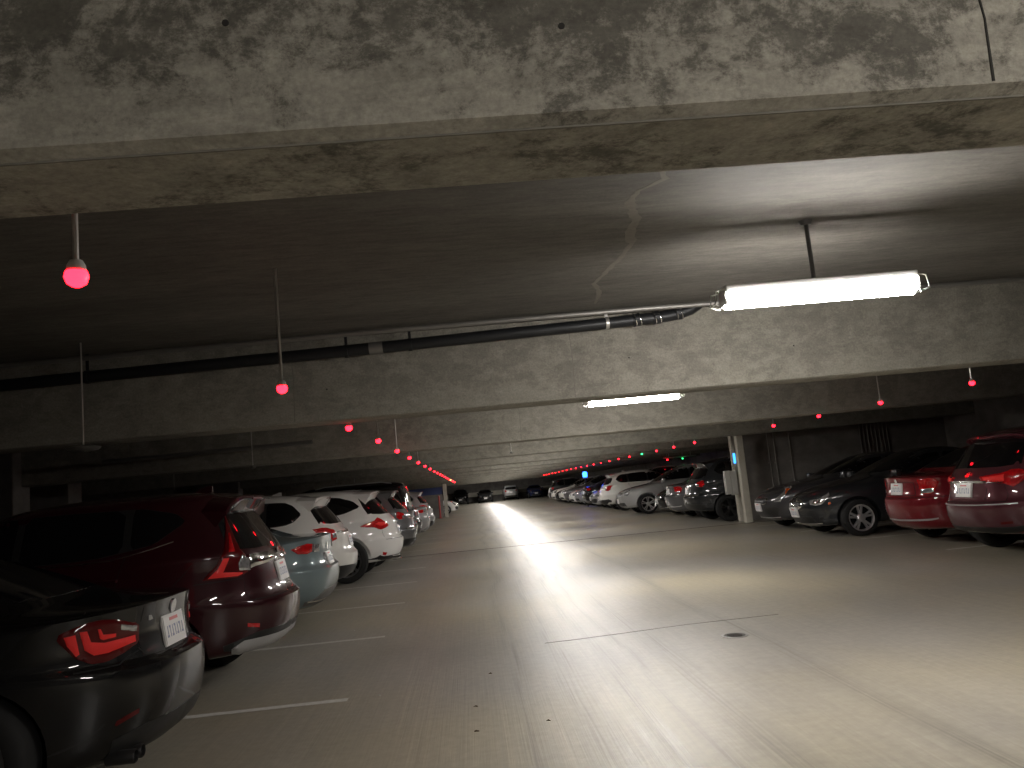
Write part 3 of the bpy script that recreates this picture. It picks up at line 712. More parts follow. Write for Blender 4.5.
def make_cross(kind):
    # rogue: white crossover; cayenne: rounded white; venza: wide burgundy; generic
    S = dict(rogue=(2.33,.92,1.0), cayenne=(2.42,.97,1.02), venza=(2.40,.95,.975), suv=(2.35,.93,1.03))[kind]
    hl, w, kz = S; a = hl/2.265; q = w/.91
    base = [(-1.95,.30,1.95,.24,.74,.26,4,4), (-2.12,.31,2.12,.26,.86,.30,4,4), (-2.22,.42,2.22,.40,.905,.45,3.4,3.2), (-2.265,.56,2.26,.56,.91,.60,3.2,3),
      (-2.265,.68,2.25,.70,.91,.76,3.2,3), (-2.20,.735,2.2,.80,.905,.86,3.2,3.2), (-2.17,.92,2.05,.91,.895,.98,3.2,3.4), (-2.15,1.02,1.65,1.0,.88,1.04,3.3,3.8),
      (-2.09,1.07,1.15,1.06,.862,1.08,3.4,4), (-2.05,1.13,.95,1.10,.84,1.12,3.5,4),
      (-1.90,1.32,.60,1.31,.78,1.31,3.8,4), (-1.74,1.50,.18,1.51,.70,1.51,3.8,4), (-1.64,1.575,-.10,1.60,.62,1.60,4,4), (-1.42,1.62,-.35,1.64,.42,1.635,4,4), (-1.0,1.635,-.6,1.655,.2,1.65,4,4)]
    if kind == 'cayenne':
        base = [(x0, z0, x1, z1, ww, zs, min(nr, 2.8), min(nf, 3)) for x0, z0, x1, z1, ww, zs, nr, nf in base]
    rings = [(x0*a, z0*kz, x1*a, z1*kz, ww*q, zs*kz, nr, nf) for x0, z0, x1, z1, ww, zs, nr, nf in base]
    RW = .36 if kind in ('rogue', 'suv', 'venza') else .385
    B = Body(rings, (-1.36*a, 1.33*a), RW, creases={4: .45, 9: .3})
    r = empty('car', (0, 0, 0)); pm = P[dict(rogue='white', cayenne='pearl', venza='burgundy', suv='charcoal')[kind]]
    def sc(p): return [(x*a, z*kz) for x, z in p]
    def wr(p): return [(k, v*(q if k == 'r' else a), z*kz) for k, v, z in p]
    if kind == 'cayenne': side = sc([(.72,1.14), (-.9,1.16), (-1.34,1.20), (-1.62,1.30), (-1.50,1.42), (-1.25,1.51), (-.6,1.55), (-.05,1.53), (.30,1.41)])
    else: side = sc([(.72,1.14), (-.9,1.16), (-1.40,1.18), (-1.52,1.22), (-1.62,1.32), (-1.50,1.46), (-1.38,1.52), (-.6,1.55), (-.05,1.53), (.30,1.41)])
    rg = [(-.62,1.14), (.62,1.14), (.59,1.30), (.52,1.48), (-.52,1.48), (-.59,1.30)]
    windows(B, r, side, [(-.28, 1), (-1.12, -.34), (-2, -1.18)], [(y*q, z*kz) for y, z in rg], [(y*q, z*kz) for y, z in [(-.7,1.13), (.7,1.13), (.58,1.55), (-.58,1.55)]])
    if kind == 'rogue':
        L = B.pair('tail_light', wr([('r',.50,.91), ('r',.50,1.05), ('r',.80,1.09), ('s',.28,1.10), ('s',.50,1.09), ('s',.34,.91), ('s',.02,.87), ('r',.80,.87)]), 'R', M['lamp_red'], r, off=.012)
        B.pair('reverse_light', wr([('r',.52,.94), ('r',.52,1.0), ('r',.66,1.0), ('r',.66,.93)]), 'R', M['lamp_clear'], L, off=.017)
        B.patch('bumper_trim', wr([('r',0,.33), ('r',0,.50), ('r',.60,.52), ('s',.02,.53), ('s',.35,.47), ('s',.35,.40), ('s',.02,.40), ('r',.6,.33)]), 'R', M['black'], r, both=True, off=.008)
        B.patch('tailgate_garnish', wr([('r',0,.99), ('r',0,1.02), ('r',.45,1.02), ('r',.47,.99)]), 'R', M['chrome'], r, both=True, off=.014)
        plate(B, r, .86, -1); disc(B, r, 'badge', 1.06, .045, M['chrome'])
        spoiler(B, r, -1.90*a, 1.575, .60, pm, .3); fin(B, r, -1.15, pm); rails(B, r, -1.2, -.1, .56, M['silver'])
    elif kind == 'cayenne':
        L = B.pair('tail_light', wr([('r',.42,.93), ('r',.46,1.00), ('r',.62,1.06), ('s',.08,1.09), ('s',.34,1.06), ('s',.62,.98), ('s',.66,.95), ('s',.45,.92), ('s',.12,.875), ('r',.75,.865), ('r',.50,.885)]), 'R', M['lamp_red'], r, smooth=1, off=.014)
        B.pair('lamp_bar', wr([('r',.48,.945), ('r',.54,.995), ('s',.14,1.005), ('s',.40,.975), ('s',.14,.945), ('r',.7,.93)]), 'R', M['lamp_bright'], L, off=.019)
        plate(B, r, .84, -1)
        seamline(B, r, [[('r',0,.70), ('r',.70,.70), ('r',.76,.80), ('r',.74,.90)]], 'R')
        B.pair('rear_reflector', wr([('r',.60,.40), ('r',.58,.45), ('r',.86,.47), ('r',.86,.42)]), 'R', M['lamp_red'], r, off=.008)
        B.patch('bumper_trim', wr([('r',0,.30), ('r',0,.39), ('r',.7,.39), ('s',.2,.42), ('s',.6,.36), ('s',.3,.34)]), 'R', M['black'], r, both=True, off=.006)
        for y in (.56, .66): tailpipe(B, r, y, -2.40, .36, .04)
        spoiler(B, r, -1.88*a, 1.60, .56, pm, .32)
        bm = bmesh.new(); h, n = B.hit((-5, 0, .98), (1, 0, 0))
        for k in range(7): add_box(bm, h+n*.003+Vector((0, (k-3)*.055, 0)), (.004, .035, .028))
        from_bm('name_badge', bm, M['chrome'], r, smooth=False)
    elif kind == 'venza':
        L = B.pair('tail_light', wr([('r',.30,.965), ('r',.24,1.03), ('r',.60,1.075), ('r',.84,1.10), ('s',.30,1.10), ('s',.52,1.07), ('s',.30,.95), ('s',.02,.90), ('r',.84,.89), ('r',.60,.935)]), 'R', M['lamp_red'], r, off=.012)
        B.pair('lamp_bar', wr([('r',.33,.98), ('r',.30,1.015), ('r',.60,1.045), ('r',.60,.965)]), 'R', M['lamp_bright'], L, off=.017)
        B.patch('tailgate_garnish', wr([('r',0,.955), ('r',0,.985), ('r',.56,.97), ('r',.58,.945)]), 'R', M['chrome'], r, both=True, off=.022)
        plate(B, r, .845, -1, off=.016); disc(B, r, 'badge', 1.025, .05, M['chrome'])
        seamline(B, r, [[('r',0,.70), ('r',.66,.70), ('r',.70,.78), ('r',.62,.89)], [('r',.36,.73), ('r',.38,.87)]], 'R')
        B.patch('bumper_strip', wr([('r',0,.675), ('r',0,.69), ('s',.05,.70), ('s',.05,.685)]), 'R', M['silver'], r, both=True, off=.006)
        B.patch('bumper_trim', wr([('r',0,.30), ('r',0,.40), ('r',.7,.41), ('s',.3,.43), ('s',.3,.36)]), 'R', M['black'], r, both=True, off=.006)
        B.pair('rear_reflector', wr([('r',.5,.44), ('r',.5,.47), ('r',.72,.48), ('r',.72,.45)]), 'R', M['lamp_dark'], r, off=.006)
        spoiler(B, r, -1.80*a, 1.53, .58, pm, .16); fin(B, r, -1.1, pm)
    else:
        L = B.pair('tail_light', wr([('r',.52,.94), ('r',.50,1.05), ('s',.02,1.09), ('s',.25,1.08), ('s',.28,.98), ('s',.06,.92)]), 'R', M['lamp_red'], r, off=.012)
        B.pair('reverse_light', wr([('r',.53,.95), ('r',.53,1.0), ('r',.68,1.0), ('r',.68,.94)]), 'R', M['lamp_clear'], L, off=.017)
        B.patch('bumper_trim', wr([('r',0,.32), ('r',0,.50), ('r',.60,.50), ('s',.3,.47), ('s',.3,.38)]), 'R', M['black'], r, both=True, off=.008)
        B.patch('bumper_strip', wr([('r',0,.70), ('r',0,.725), ('r',.62,.73), ('r',.62,.705)]), 'R', M['chrome'], r, both=True, off=.012)
        plate(B, r, .87, -1); spoiler(B, r, -1.90*a, 1.60, .60, pm, .3)
        rails(B, r, -1.2, -.1, .56, M['silver'])
    front_generic(B, r, .52, .76)
    finish(B, r, pm, ('double', 5) if kind != 'venza' else ('five', 5), alloy='alloy_dark' if kind == 'cayenne' else 'black' if kind == 'suv' else 'alloy', doors=[[(.80*a,1.1*kz), (.72*a,.7), (.70*a,.32)], [(-.31*a,1.13*kz), (-.36*a,.32)], [(-1.15*a,1.16*kz), (-.92*a,.7), (-.90*a,.32)]],
           handles=[(-.18,.98), (-1.02,1.0)], mirror=(.66*a,1.12*kz))
    return r, B

def make_truck():
    rings = [(-2.2,.38,2.2,.34,.78,.36,5,4), (-2.40,.40,2.36,.38,.92,.40,5,4), (-2.50,.50,2.48,.50,.97,.52,5,4), (-2.52,.62,2.50,.62,.98,.64,5,4),
      (-2.50,.76,2.50,.86,.98,.86,5,4.5), (-2.44,.80,2.46,1.0,.975,1.0,6,4.5), (-2.43,1.0,2.36,1.08,.97,1.10,6,5), (-2.43,1.12,1.9,1.13,.96,1.16,6,5), (-2.42,1.17,1.4,1.17,.945,1.19,6,5), (-2.41,1.22,1.15,1.21,.93,1.22,6,5),
      (-2.36,1.45,.85,1.44,.87,1.45,6,5), (-2.31,1.70,.50,1.70,.81,1.71,6,5), (-2.27,1.80,.28,1.80,.75,1.80,6,5), (-2.05,1.85,.05,1.85,.6,1.845,5,5), (-1.6,1.87,-.3,1.87,.3,1.865,4,4)]
    B = Body(rings, (-1.50, 1.45), .40, creases={4: .7, 9: .4})
    r = empty('car', (0, 0, 0)); pm = P['black']
    side = [(.88,1.25), (-2.15,1.27), (-2.22,1.32), (-2.14,1.68), (-.4,1.71), (.12,1.70), (.45,1.58)]
    windows(B, r, side, [(-.28, 1), (-1.22, -.36), (-3, -1.32)], [(-.76,1.25), (.76,1.25), (.70,1.70), (-.70,1.70)], [(-.78,1.26), (.78,1.26), (.68,1.74), (-.68,1.74)])
    B.pair('tail_light', [('r',.84,.95), ('r',.82,1.30), ('s',.10,1.32), ('s',.14,.95)], 'R', M['lamp_red'], r, off=.012)
    B.patch('bumper_step', [('r',0,.60), ('r',0,.76), ('s',.05,.76), ('s',.40,.74), ('s',.40,.62), ('s',.05,.60)], 'R', M['chrome'], r, both=True, off=.015)
    plate(B, r, .98, -1)
    front_generic(B, r, .62, .86)
    rails(B, r, -2.0, -.1, .64, M['silver'])
    finish(B, r, pm, ('five', 5), doors=[[(.95,1.2), (.88,.42)], [(-.32,1.22), (-.34,.42)], [(-1.27,1.25), (-1.05,.42)]], handles=[(-.2,1.08), (-1.15,1.08)], mirror=(.84,1.24), tyrew=.26)
    return r, B

def place(t, x, y, rz, label, group=None, pm=None, cat='car'):
    root = t['root']
    if t['used']: root = copy_tree(root)
    t['used'] = True
    root.location = (x, y, 0); root.rotation_euler = (0, 0, rz)
    tag(root, label, cat)
    if group: root['group'] = group
    elif 'group' in root: del root['group']
    pm = pm or t['pm']
    if pm:
        for ch in root.children:
            if ch.name.split('.')[0] in ('body', 'spoiler', 'door_handle', 'side_mirror', 'antenna_fin'):
                ch.material_slots[0].link = 'OBJECT'; ch.material_slots[0].material = P[pm]
    return root
T = {}
for k, fn in (('coupe', make_coupe), ('crv', make_crv), ('hybrid', lambda: make_sedan('hybrid')), ('civic', lambda: make_sedan('civic')), ('bmw', lambda: make_sedan('bmw')),
              ('elantra', lambda: make_sedan('elantra')), ('rogue', lambda: make_cross('rogue')), ('cayenne', lambda: make_cross('cayenne')), ('venza', lambda: make_cross('venza')),
              ('suv', lambda: make_cross('suv')), ('truck', make_truck)):
    root, B = fn(); T[k] = dict(root=root, used=False, a=B.a, af=B.af, pm=dict(coupe='black', crv='maroon', hybrid='bluegrey', civic='red', bmw='charcoal', elantra='darkgrey', rogue='white', cayenne='pearl', venza='burgundy', suv='charcoal', truck='black')[k])

def left(t, y, rear_x, label, pm=None, rz=0., group=None):       # nose-in on the left: rear towards the aisle
    return place(T[t], rear_x-T[t]['a'], y, PI+rz, label, group, pm)
def left_nose(t, y, nose_x, label, pm=None, rz=0., group=None):
    return place(T[t], nose_x-T[t]['af'], y, rz, label, group, pm)
def right(t, y, rear_x, label, pm=None, rz=0., group=None):
    return place(T[t], rear_x+T[t]['a'], y, rz, label, group, pm)
def right_nose(t, y, nose_x, label, pm=None, rz=0., group=None):
    return place(T[t], nose_x+T[t]['af'], y, PI+rz, label, group, pm)

left('coupe', 5.05, -1.72, 'glossy black two-door coupe with bright red L-shaped tail lights, nearest car on the left')
left('crv', 7.42, -1.62, 'dark maroon crossover with tall red tail lights, parked just past the black coupe')
left('hybrid', 10.40, -1.76, 'pale blue grey sedan with upright trunk, between the maroon crossover and a white crossover')
left('rogue', 12.85, -1.84, 'white crossover with boxy red tail lights and black bumper band, behind the blue grey sedan')
left('cayenne', 15.80, -1.36, 'rounded pearl white SUV with teardrop tail lights and twin chrome exhausts')
left('suv', 18.9, -1.30, 'grey crossover parked just past the rounded white SUV', 'grey')
left('truck', 21.3, -1.45, 'tall boxy black SUV with chrome bumper in the left row')
left('suv', 24.2, -1.5, 'charcoal SUV just beyond the tall boxy black one in the left row', 'charcoal')
left('hybrid', 26.9, -1.4, 'small silver sedan beyond the charcoal SUV on the left', 'silver')
right('venza', 10.05, 6.15, 'burgundy brown wagon with chrome tailgate bar, cut by the right edge of the photo')
right('civic', 12.15, 6.40, 'deep red sedan parked rear out beside the burgundy wagon')
right_nose('bmw', 14.88, 5.93, 'charcoal sedan facing out with twin kidney grille and silver five-spoke wheel')
right_nose('elantra', 17.30, 6.13, 'dark grey sedan facing out, right beside the pair of columns')
right('suv', 22.0, 5.80, 'charcoal SUV parked rear out just beyond the pair of columns')
right('civic', 24.6, 5.9, 'grey sedan between the charcoal SUV and a chrome-nosed dark car', 'grey')
right_nose('elantra', 27.0, 6.15, 'black sedan facing out beside the grey sedan in the right row', 'black')
right_nose('rogue', 30.35, 5.45, 'silver crossover facing out with its alloy wheel turned to the aisle', 'silver')
right('rogue', 35.0, 5.5, 'white crossover parked rear out, first white one in the far right row')
# ------------------------------------------------------------------ setting
def struct(name, bm, mat, parent=None, smooth=False):
    o = from_bm(name, bm, mat, parent, smooth=smooth)
    if not parent: o['kind'] = 'structure'
    return o
X0, X1, Y0, Y1 = -17., 12.6, -7., 97.
ZS, ZB = 2.91, 2.16
bm = bmesh.new(); add_box(bm, ((X0+X1)/2, (Y0+Y1)/2, -.1), (X1-X0+.6, Y1-Y0+.6, .2)); struct('floor', bm, M['floor'])
bm = bmesh.new(); add_box(bm, ((X0+X1)/2, (Y0+Y1)/2, ZS+.1), (X1-X0+.6, Y1-Y0+.6, .2)); struct('ceiling', bm, M['slab'])
bm = bmesh.new(); add_box(bm, (X1+.15, (Y0+Y1)/2, ZS/2), (.3, Y1-Y0+.6, ZS)); struct('wall_right', bm, M['wall'])
bm = bmesh.new(); add_box(bm, (X0-.15, (Y0+Y1)/2, ZS/2), (.3, Y1-Y0+.6, ZS)); struct('wall_left', bm, M['wall'])
bm = bmesh.new(); add_box(bm, ((X0+X1)/2, Y1+.15, ZS/2), (X1-X0+.6, .3, ZS)); struct('wall_back', bm, M['wall'])
bm = bmesh.new(); add_box(bm, ((X0+X1)/2, Y0-.15, ZS/2), (X1-X0+.6, .3, ZS)); struct('wall_front', bm, M['wall'])
beams = [-4.6, 1.55, 7.25, 13.25, 19.35] + [25.5+6.0*k for k in range(11)]
for y in beams:
    bm = bmesh.new(); c = .045
    prism_x(bm, [(y, ZS+.02), (y, ZB+.014), (y+.034, ZB), (y+.36-.034, ZB), (y+.36, ZB+.014), (y+.36, ZS+.02)], X0, X1)
    o = from_bm('ceiling_beam', bm, M['beam' if y < 2 else 'beam_plain'], smooth=False); o['kind'] = 'structure'
bm = bmesh.new(); add_box(bm, (-2.5, 1.55+.036, ZB-.001), (29, .005, .006)); o = from_bm('beam_fin', bm, M['stain'], smooth=False); o['kind'] = 'structure'
# cracks and form joints on the nearest beams
def strip(name, pts, w, mat, nrm, off=.002, jit=0.):
    bm = bmesh.new(); pts = [Vector(p) for p in pts]; nrm = Vector(nrm); A = []; B = []
    for i, p in enumerate(pts):
        d = (pts[min(i+1, len(pts)-1)]-pts[max(i-1, 0)]).normalized(); s = d.cross(nrm).normalized()
        ww = (w if not isinstance(w, (list, tuple)) else w[i])*(1+random.uniform(-jit, jit))/2
        A.append(p+s*ww+nrm*off); B.append(p-s*ww+nrm*off)
    a = [bm.verts.new(p) for p in A]; b = [bm.verts.new(p) for p in B]
    a2 = [bm.verts.new(p-nrm*off*2) for p in A]; b2 = [bm.verts.new(p-nrm*off*2) for p in B]
    for i in range(len(pts)-1):
        bm.faces.new((a[i], a[i+1], b[i+1], b[i])); bm.faces.new((a[i], a2[i], a2[i+1], a[i+1])); bm.faces.new((b[i], b[i+1], b2[i+1], b2[i]))
    bmesh.ops.recalc_face_normals(bm, faces=bm.faces[:])
    o = from_bm(name, bm, mat, smooth=False); o['kind'] = 'structure'; return o
strip('beam_crack', [(1.165, 1.55, 2.90), (1.172, 1.55, 2.6), (1.162, 1.55, 2.45), (1.175, 1.55, 2.32), (1.17, 1.55, 2.178)], [.003, .003, .005, .004, .006], M['crack'], (0, -1, 0))
strip('ceiling_crack', [(1.95, 2.0, ZS), (1.9, 2.35, ZS), (1.84, 2.75, ZS), (1.80, 3.05, ZS)], .012, M['crack'], (0, 0, -1))
for x, y0 in ((1.02, 7.25), (-1.5, 7.25), (.9, 13.25)):
    strip('form_joint', [(x, y0, 2.90), (x+.01, y0, 2.55), (x, y0, 2.18)], .007, M['stain'], (0, -1, 0), off=.0012)
# mineral stain along a crack in the slab
pl = [(1.05, 3.75), (1.13, 3.9), (1.02, 4.05), (1.0, 4.2), (1.04, 4.35), (1.1, 4.5), (1.11, 4.75), (1.17, 5.0), (1.17, 5.3), (1.13, 5.55), (1.11, 5.75), (1.08, 6.0), (1.14, 6.2), (1.19, 6.45), (1.2, 6.8)]
fp = []; fw = []
for (a, b) in zip(pl, pl[1:]):
    for t in (0, .25, .5, .75):
        fp.append((a[0]+(b[0]-a[0])*t+random.uniform(-.007, .007), a[1]+(b[1]-a[1])*t, ZS)); fw.append(random.uniform(.02, .05)*(1.5 if 4.1 < a[1] < 5.0 else 1))
strip('ceiling_stain', fp, fw, M['stain'], (0, 0, -1), off=.0015)
# round form-tie plugs
for x, y, z in ((-.41, 1.55, 2.41), (.27, 1.55, 2.36), (-1.2, 7.25, 2.45), (1.55, 7.25, 2.5), (3.1, 7.25, 2.48)):
    bm = bmesh.new(); add_cyl(bm, (x, y+.01, z), (x, y-.002, z), .007, 12); o = from_bm('form_tie_hole', bm, M['crack'], smooth=False); o['kind'] = 'structure'
for x, y in ((-.78, 1.78), (1.08, 3.68), (1.93, 1.8)):
    z = ZB if y < 1.9 else ZS
    bm = bmesh.new(); add_lathe(bm, [(.055, z+.005), (.055, z-.008), (.035, z-.014), (.001, z-.014)], 20, axis='Z')
    o = from_bm('ceiling_plug', bm, M['rod_dark']); tag(o, {-.78: 'round dark cap under the nearest beam, left one', 1.08: 'round dark cap on the ceiling at the top of the pale stain', 1.93: 'round dark cap under the nearest beam near the right edge'}[x], 'ceiling cap')

# floor joints
strip('floor_joint', [(X0, 20.0, 0), (X1, 20.0, 0)], .075, M['crack'], (0, 0, 1))
strip('floor_crack', [(.55, 7.56, 0), (.8, 7.57, 0), (1.2, 7.62, 0), (1.9, 7.72, 0), (2.8, 7.74, 0)], .003, M['crack'], (0, 0, 1))
# stall lines
n = 0
for side, xa, xb, ys in (('left', -6.6, -1.03, [3.64+2.6*k for k in range(13)]), ('right', 6.5, 11.8, [8.9, 11.1, 13.6, 16.1, 18.6] + [23.3+2.55*k for k in range(8)])):
    for k, y in enumerate(ys):
        if side == 'left' and k == 6: y = 19.3
        w = .09
        bm = bmesh.new(); L = []
        m_ = 14; R1 = []; R2 = []
        for i in range(m_+1):
            x = xa+(xb-xa)*i/m_; e = random.uniform(-.008, .008)
            R1.append(bm.verts.new((x, y-w/2+e, .0025))); R2.append(bm.verts.new((x, y+w/2+random.uniform(-.008, .008), .0025)))
        for i in range(m_): bm.faces.new((R1[i], R1[i+1], R2[i+1], R2[i]))
        o = from_bm('parking_line', bm, M['line'], smooth=False)
        o['kind'] = 'structure'
# columns
def column(x, y, w, d, mat=M['column'], z1=ZB+.02):
    bm = bmesh.new(); add_box(bm, (x+w/2, y+d/2, z1/2), (w, d, z1), bev=.018)
    o = from_bm('column', bm, mat, smooth=False); o['kind'] = 'structure'; return o
column(6.74, 19.98, .17, .19, z1=2.18); column(6.83, 20.72, .16, .18, z1=ZS)
bm = bmesh.new(); add_box(bm, (9.85, 20.85, ZS/2), (5.7, .3, ZS)); struct('wall_side', bm, M['wall'])
column(-1.66, 49.4, .22, .22, z1=2.0)
for y in (13.0, 14.75, 25.3, 37.3): column(-8.3, y, 1.25, .5, mat=M['wall'], z1=ZS)
column(-8.3, 7.0, .6, .5, mat=M['wall'], z1=ZS)
bm = bmesh.new(); add_box(bm, ((X0+X1)/2, 96.2, .95), (X1-X0, .2, .5)); o = from_bm('trim_1', bm, M['column'], smooth=False); o['kind'] = 'structure'
# steel electrical cabinets and lit blue sign on the column
bm = bmesh.new(); add_box(bm, (6.585, 20.60, 1.02), (.15, .14, .60), bev=.012); add_box(bm, (6.585, 20.526, 1.02), (.12, .012, .56), bev=.004)
for z in (.8, 1.24): add_box(bm, (6.52, 20.52, z), (.02, .02, .05))
b1 = from_bm('electrical_box', bm, M['box'], smooth=False); tag(b1, 'tall pale steel cabinet beside the columns, left one of the two', 'electrical cabinet', 'steel cabinets on the column')
bm = bmesh.new(); add_box(bm, (6.745, 20.60, 1.0), (.17, .14, .62), bev=.012); add_box(bm, (6.745, 20.526, 1.0), (.14, .012, .58), bev=.004)
for z in (.78, 1.22): add_box(bm, (6.68, 20.52, z), (.02, .02, .05))
b2 = from_bm('electrical_box', bm, M['box'], smooth=False); tag(b2, 'tall pale steel cabinet beside the columns, right one touching the column', 'electrical cabinet', 'steel cabinets on the column')
e = empty('lit_sign', (6.86, 20.69, 1.62)); tag(e, 'narrow lit blue sign on the rear one of the paired columns', 'sign')
bm = bmesh.new(); add_box(bm, (0, 0, 0), (.14, .05, .42), bev=.01); from_bm('frame', bm, M['box'], e, smooth=False)
bm = bmesh.new(); add_box(bm, (0, -.028, 0), (.06, .012, .26), bev=.004); from_bm('sign_panel', bm, M['sign_blue'], e, smooth=False)
# wall panel with blue band and red bollard by the far left column
bm = bmesh.new(); add_box(bm, (-4.2, 49.5, .7), (5.0, .2, 1.4)); o = from_bm('low_wall', bm, M['wall'], smooth=False); o['kind'] = 'structure'
bm = bmesh.new(); add_box(bm, (-4.2, 49.48, 1.62), (5.0, .22, .42)); b = from_bm('wall_band', bm, M['bluepaint'], smooth=False); b['kind'] = 'structure'
e = empty('bollard', (-1.9, 48.4, 0)); tag(e, 'thin red bollard standing left of the far pale column', 'bollard')
bm = bmesh.new(); add_lathe(bm, [(.055, 0), (.055, 1.28), (.045, 1.32), (.001, 1.34)], 16, axis='Z'); from_bm('post', bm, M['redpaint'], e)
bm = bmesh.new(); add_lathe(bm, [(.14, 0), (.14, .02), (.055, .03)], 16, axis='Z'); from_bm('base_plate', bm, M['redpaint'], e)

# ------------------------------------------------------------------ ceiling lights
def fixture():
    e = empty('ceiling_light', (0, 0, 0))
    bm = bmesh.new(); add_box(bm, (0, 0, .058), (1.22, .150, .05), bev=.008); from_bm('housing', bm, M['housing'], e, smooth=False)
    bm = bmesh.new()
    prof = [(-.080, .034), (-.074, .015), (-.062, -.015), (-.038, -.045), (0, -.058), (.038, -.045), (.062, -.015), (.074, .015), (.080, .034)]
    prism_x(bm, prof, -.60, .60); from_bm('lens', bm, M['tube'], e, angle=.9)
    for s in (-1, 1):
        bm = bmesh.new()
        add_tube(bm, [(s*.60, -.055, .06), (s*.665, -.055, .05), (s*.68, -.05, -.03), (s*.62, -.045, -.05)], .005, 6)
        add_tube(bm, [(s*.60, .055, .06), (s*.665, .055, .05), (s*.68, .05, -.03), (s*.62, .045, -.05)], .005, 6)
        add_tube(bm, [(s*.68, -.05, -.03), (s*.68, .05, -.03)], .005, 6)
        add_box(bm, (s*.61, 0, .01), (.012, .13, .09))
        from_bm('end_clip', bm, M['housing'], e)
    bm = bmesh.new(); add_cyl(bm, (-.02, 0, .09), (-.02, 0, ZS-2.43), .014, 12); from_bm('stem', bm, M['rod_dark'], e)
    bm = bmesh.new(); add_lathe(bm, [(.001, ZS-2.44-.03), (.03, ZS-2.44-.03), (.045, ZS-2.44-.002)], 16, axis='Z')
    bmesh.ops.translate(bm, verts=bm.verts[:], vec=(-.02, 0, 0)); from_bm('ceiling_plate', bm, M['rod_dark'], e)
    return e
fx0 = fixture(); names = ['bright tube light hanging from the slab, nearest and largest one', 'tube light half hidden behind the second beam']
ly = [4.8, 10.6, 16.4, 22.6, 28.6, 34.6, 40.6, 46.6, 52.6, 58.6, 64.6, 70.6, 76.6, 82.6, 88.4]
for k, y in enumerate(ly):
    o = fx0 if k == 0 else copy_tree(fx0)
    o.location = (2.26, y, 2.44)
    if k < 2: tag(o, names[k], 'ceiling light')
    else: tag(o, 'distant lit tube light hanging behind the farther ceiling beams', 'ceiling light', 'distant tube lights behind the beams')
for y in (-1.4,):
    o = copy_tree(fx0); o.location = (2.26, y, 2.44); tag(o, 'lit tube light behind the nearest beam, out of the photo', 'ceiling light')
# ------------------------------------------------------------------ parking guidance lights
def led(mat):
    e = empty('ceiling_guidance_light', (0, 0, 0))
    bm = bmesh.new(); add_lathe(bm, [(.001, .045), (.018, .045), (.026, .03), (.028, .012), (.02, .008)], 16, axis='Z'); from_bm('housing', bm, M['housing'], e)
    bm = bmesh.new(); add_lathe(bm, [(.030, .012), (.034, -.004), (.027, -.024), (.012, -.034), (.001, -.035)], 16, axis='Z'); from_bm('led_lens', bm, M[mat], e)
    bm = bmesh.new(); add_cyl(bm, (0, 0, .04), (0, 0, ZS-2.15), .009, 8); from_bm('rod', bm, M['rod'], e)
    return e
lr, lg = led('led_red'), led('led_green'); used = {'r': 0, 'g': 0}
def put_led(x, y, z, c, label, group=None):
    src = lr if c == 'r' else lg
    o = copy_tree(src) if used[c] else src; used[c] = 1
    # sensors under a beam or slab: the rod is as long as the hanging height
    o.location = (x, y, z); tag(o, label, 'guidance light')
    if group: o['group'] = group
    elif 'group' in o: del o['group']
    ybeam = any(b-.02 < y < b+.38 for b in beams)
    top = (ZB if ybeam else ZS)-z+.01
    for ch in o.children:
        if ch.name.startswith('rod'): ch.scale = (1, 1, max(.06, top/(ZS-2.15)))
    return o
near = ['red guidance light on a white rod at the upper left, nearest of all', 'red guidance light on a thin rod, second in the left row',
        'red guidance light tucked against the second beam, third in the left row', 'red guidance light just right of the third one in the left row', 'red guidance light fifth from the near end of the left row']
for k in range(23):
    y = 2.36+2.6*k
    if k == 2: y = 7.68
    c = 'g' if k == 17 else 'r'
    if k < 5: put_led(-1.09, y, 2.16 if k != 2 else 2.13, c, near[k])
    elif c == 'g': put_led(-1.09, y, 2.16, c, 'green guidance light near the far end of the left row')
    else: put_led(-1.09, y, 2.16, c, 'small red guidance light in the far part of the left row above the cars', 'far red lights of the left row')
rn = {9.51: 'red guidance light at the far right above the burgundy wagon', 11.74: 'red guidance light on a thin rod above the deep red sedan',
      13.91: 'red guidance light under a beam above the charcoal sedan', 16.05: 'red guidance light just right of the paired columns'}
for y, l in rn.items(): put_led(6.22, y, 2.16, 'r', l)
for k in range(21):
    y = 21.75+2.28*k
    if k == 3: put_led(6.18, y, 2.16, 'g', 'green guidance light in the right row above the dark cars')
    elif k == 0: put_led(6.18, y, 2.16, 'r', 'red guidance light just left of the paired columns')
    elif k == 1: put_led(6.18, y, 2.16, 'r', 'large-looking red guidance light second left of the paired columns')
    else: put_led(6.18, y, 2.16, 'r', 'small red guidance light in the far part of the right row above the cars', 'far red lights of the right row')
put_led(9.6, 36.0, 1.98, 'g', 'green guidance light deep in the right bay above the charcoal SUV')
put_led(8.9, 36.0, 1.98, 'r', 'red guidance light deep in the right bay above the charcoal SUV')
bm = bmesh.new(); add_box(bm, (9.5, 36.1, 2.06), (1.5, .10, .05), bev=.012)  # body of an unlit hanging light fixture, not a tray
for x in (9.0, 10.0): add_cyl(bm, (x, 36.1, 2.08), (x, 36.1, ZS), .01, 8)
tag(from_bm('ceiling_unlit_fixture', bm, M['housing'], smooth=False), 'pale unlit light fixture hanging deep in the right bay beside a green light', 'light fixture')
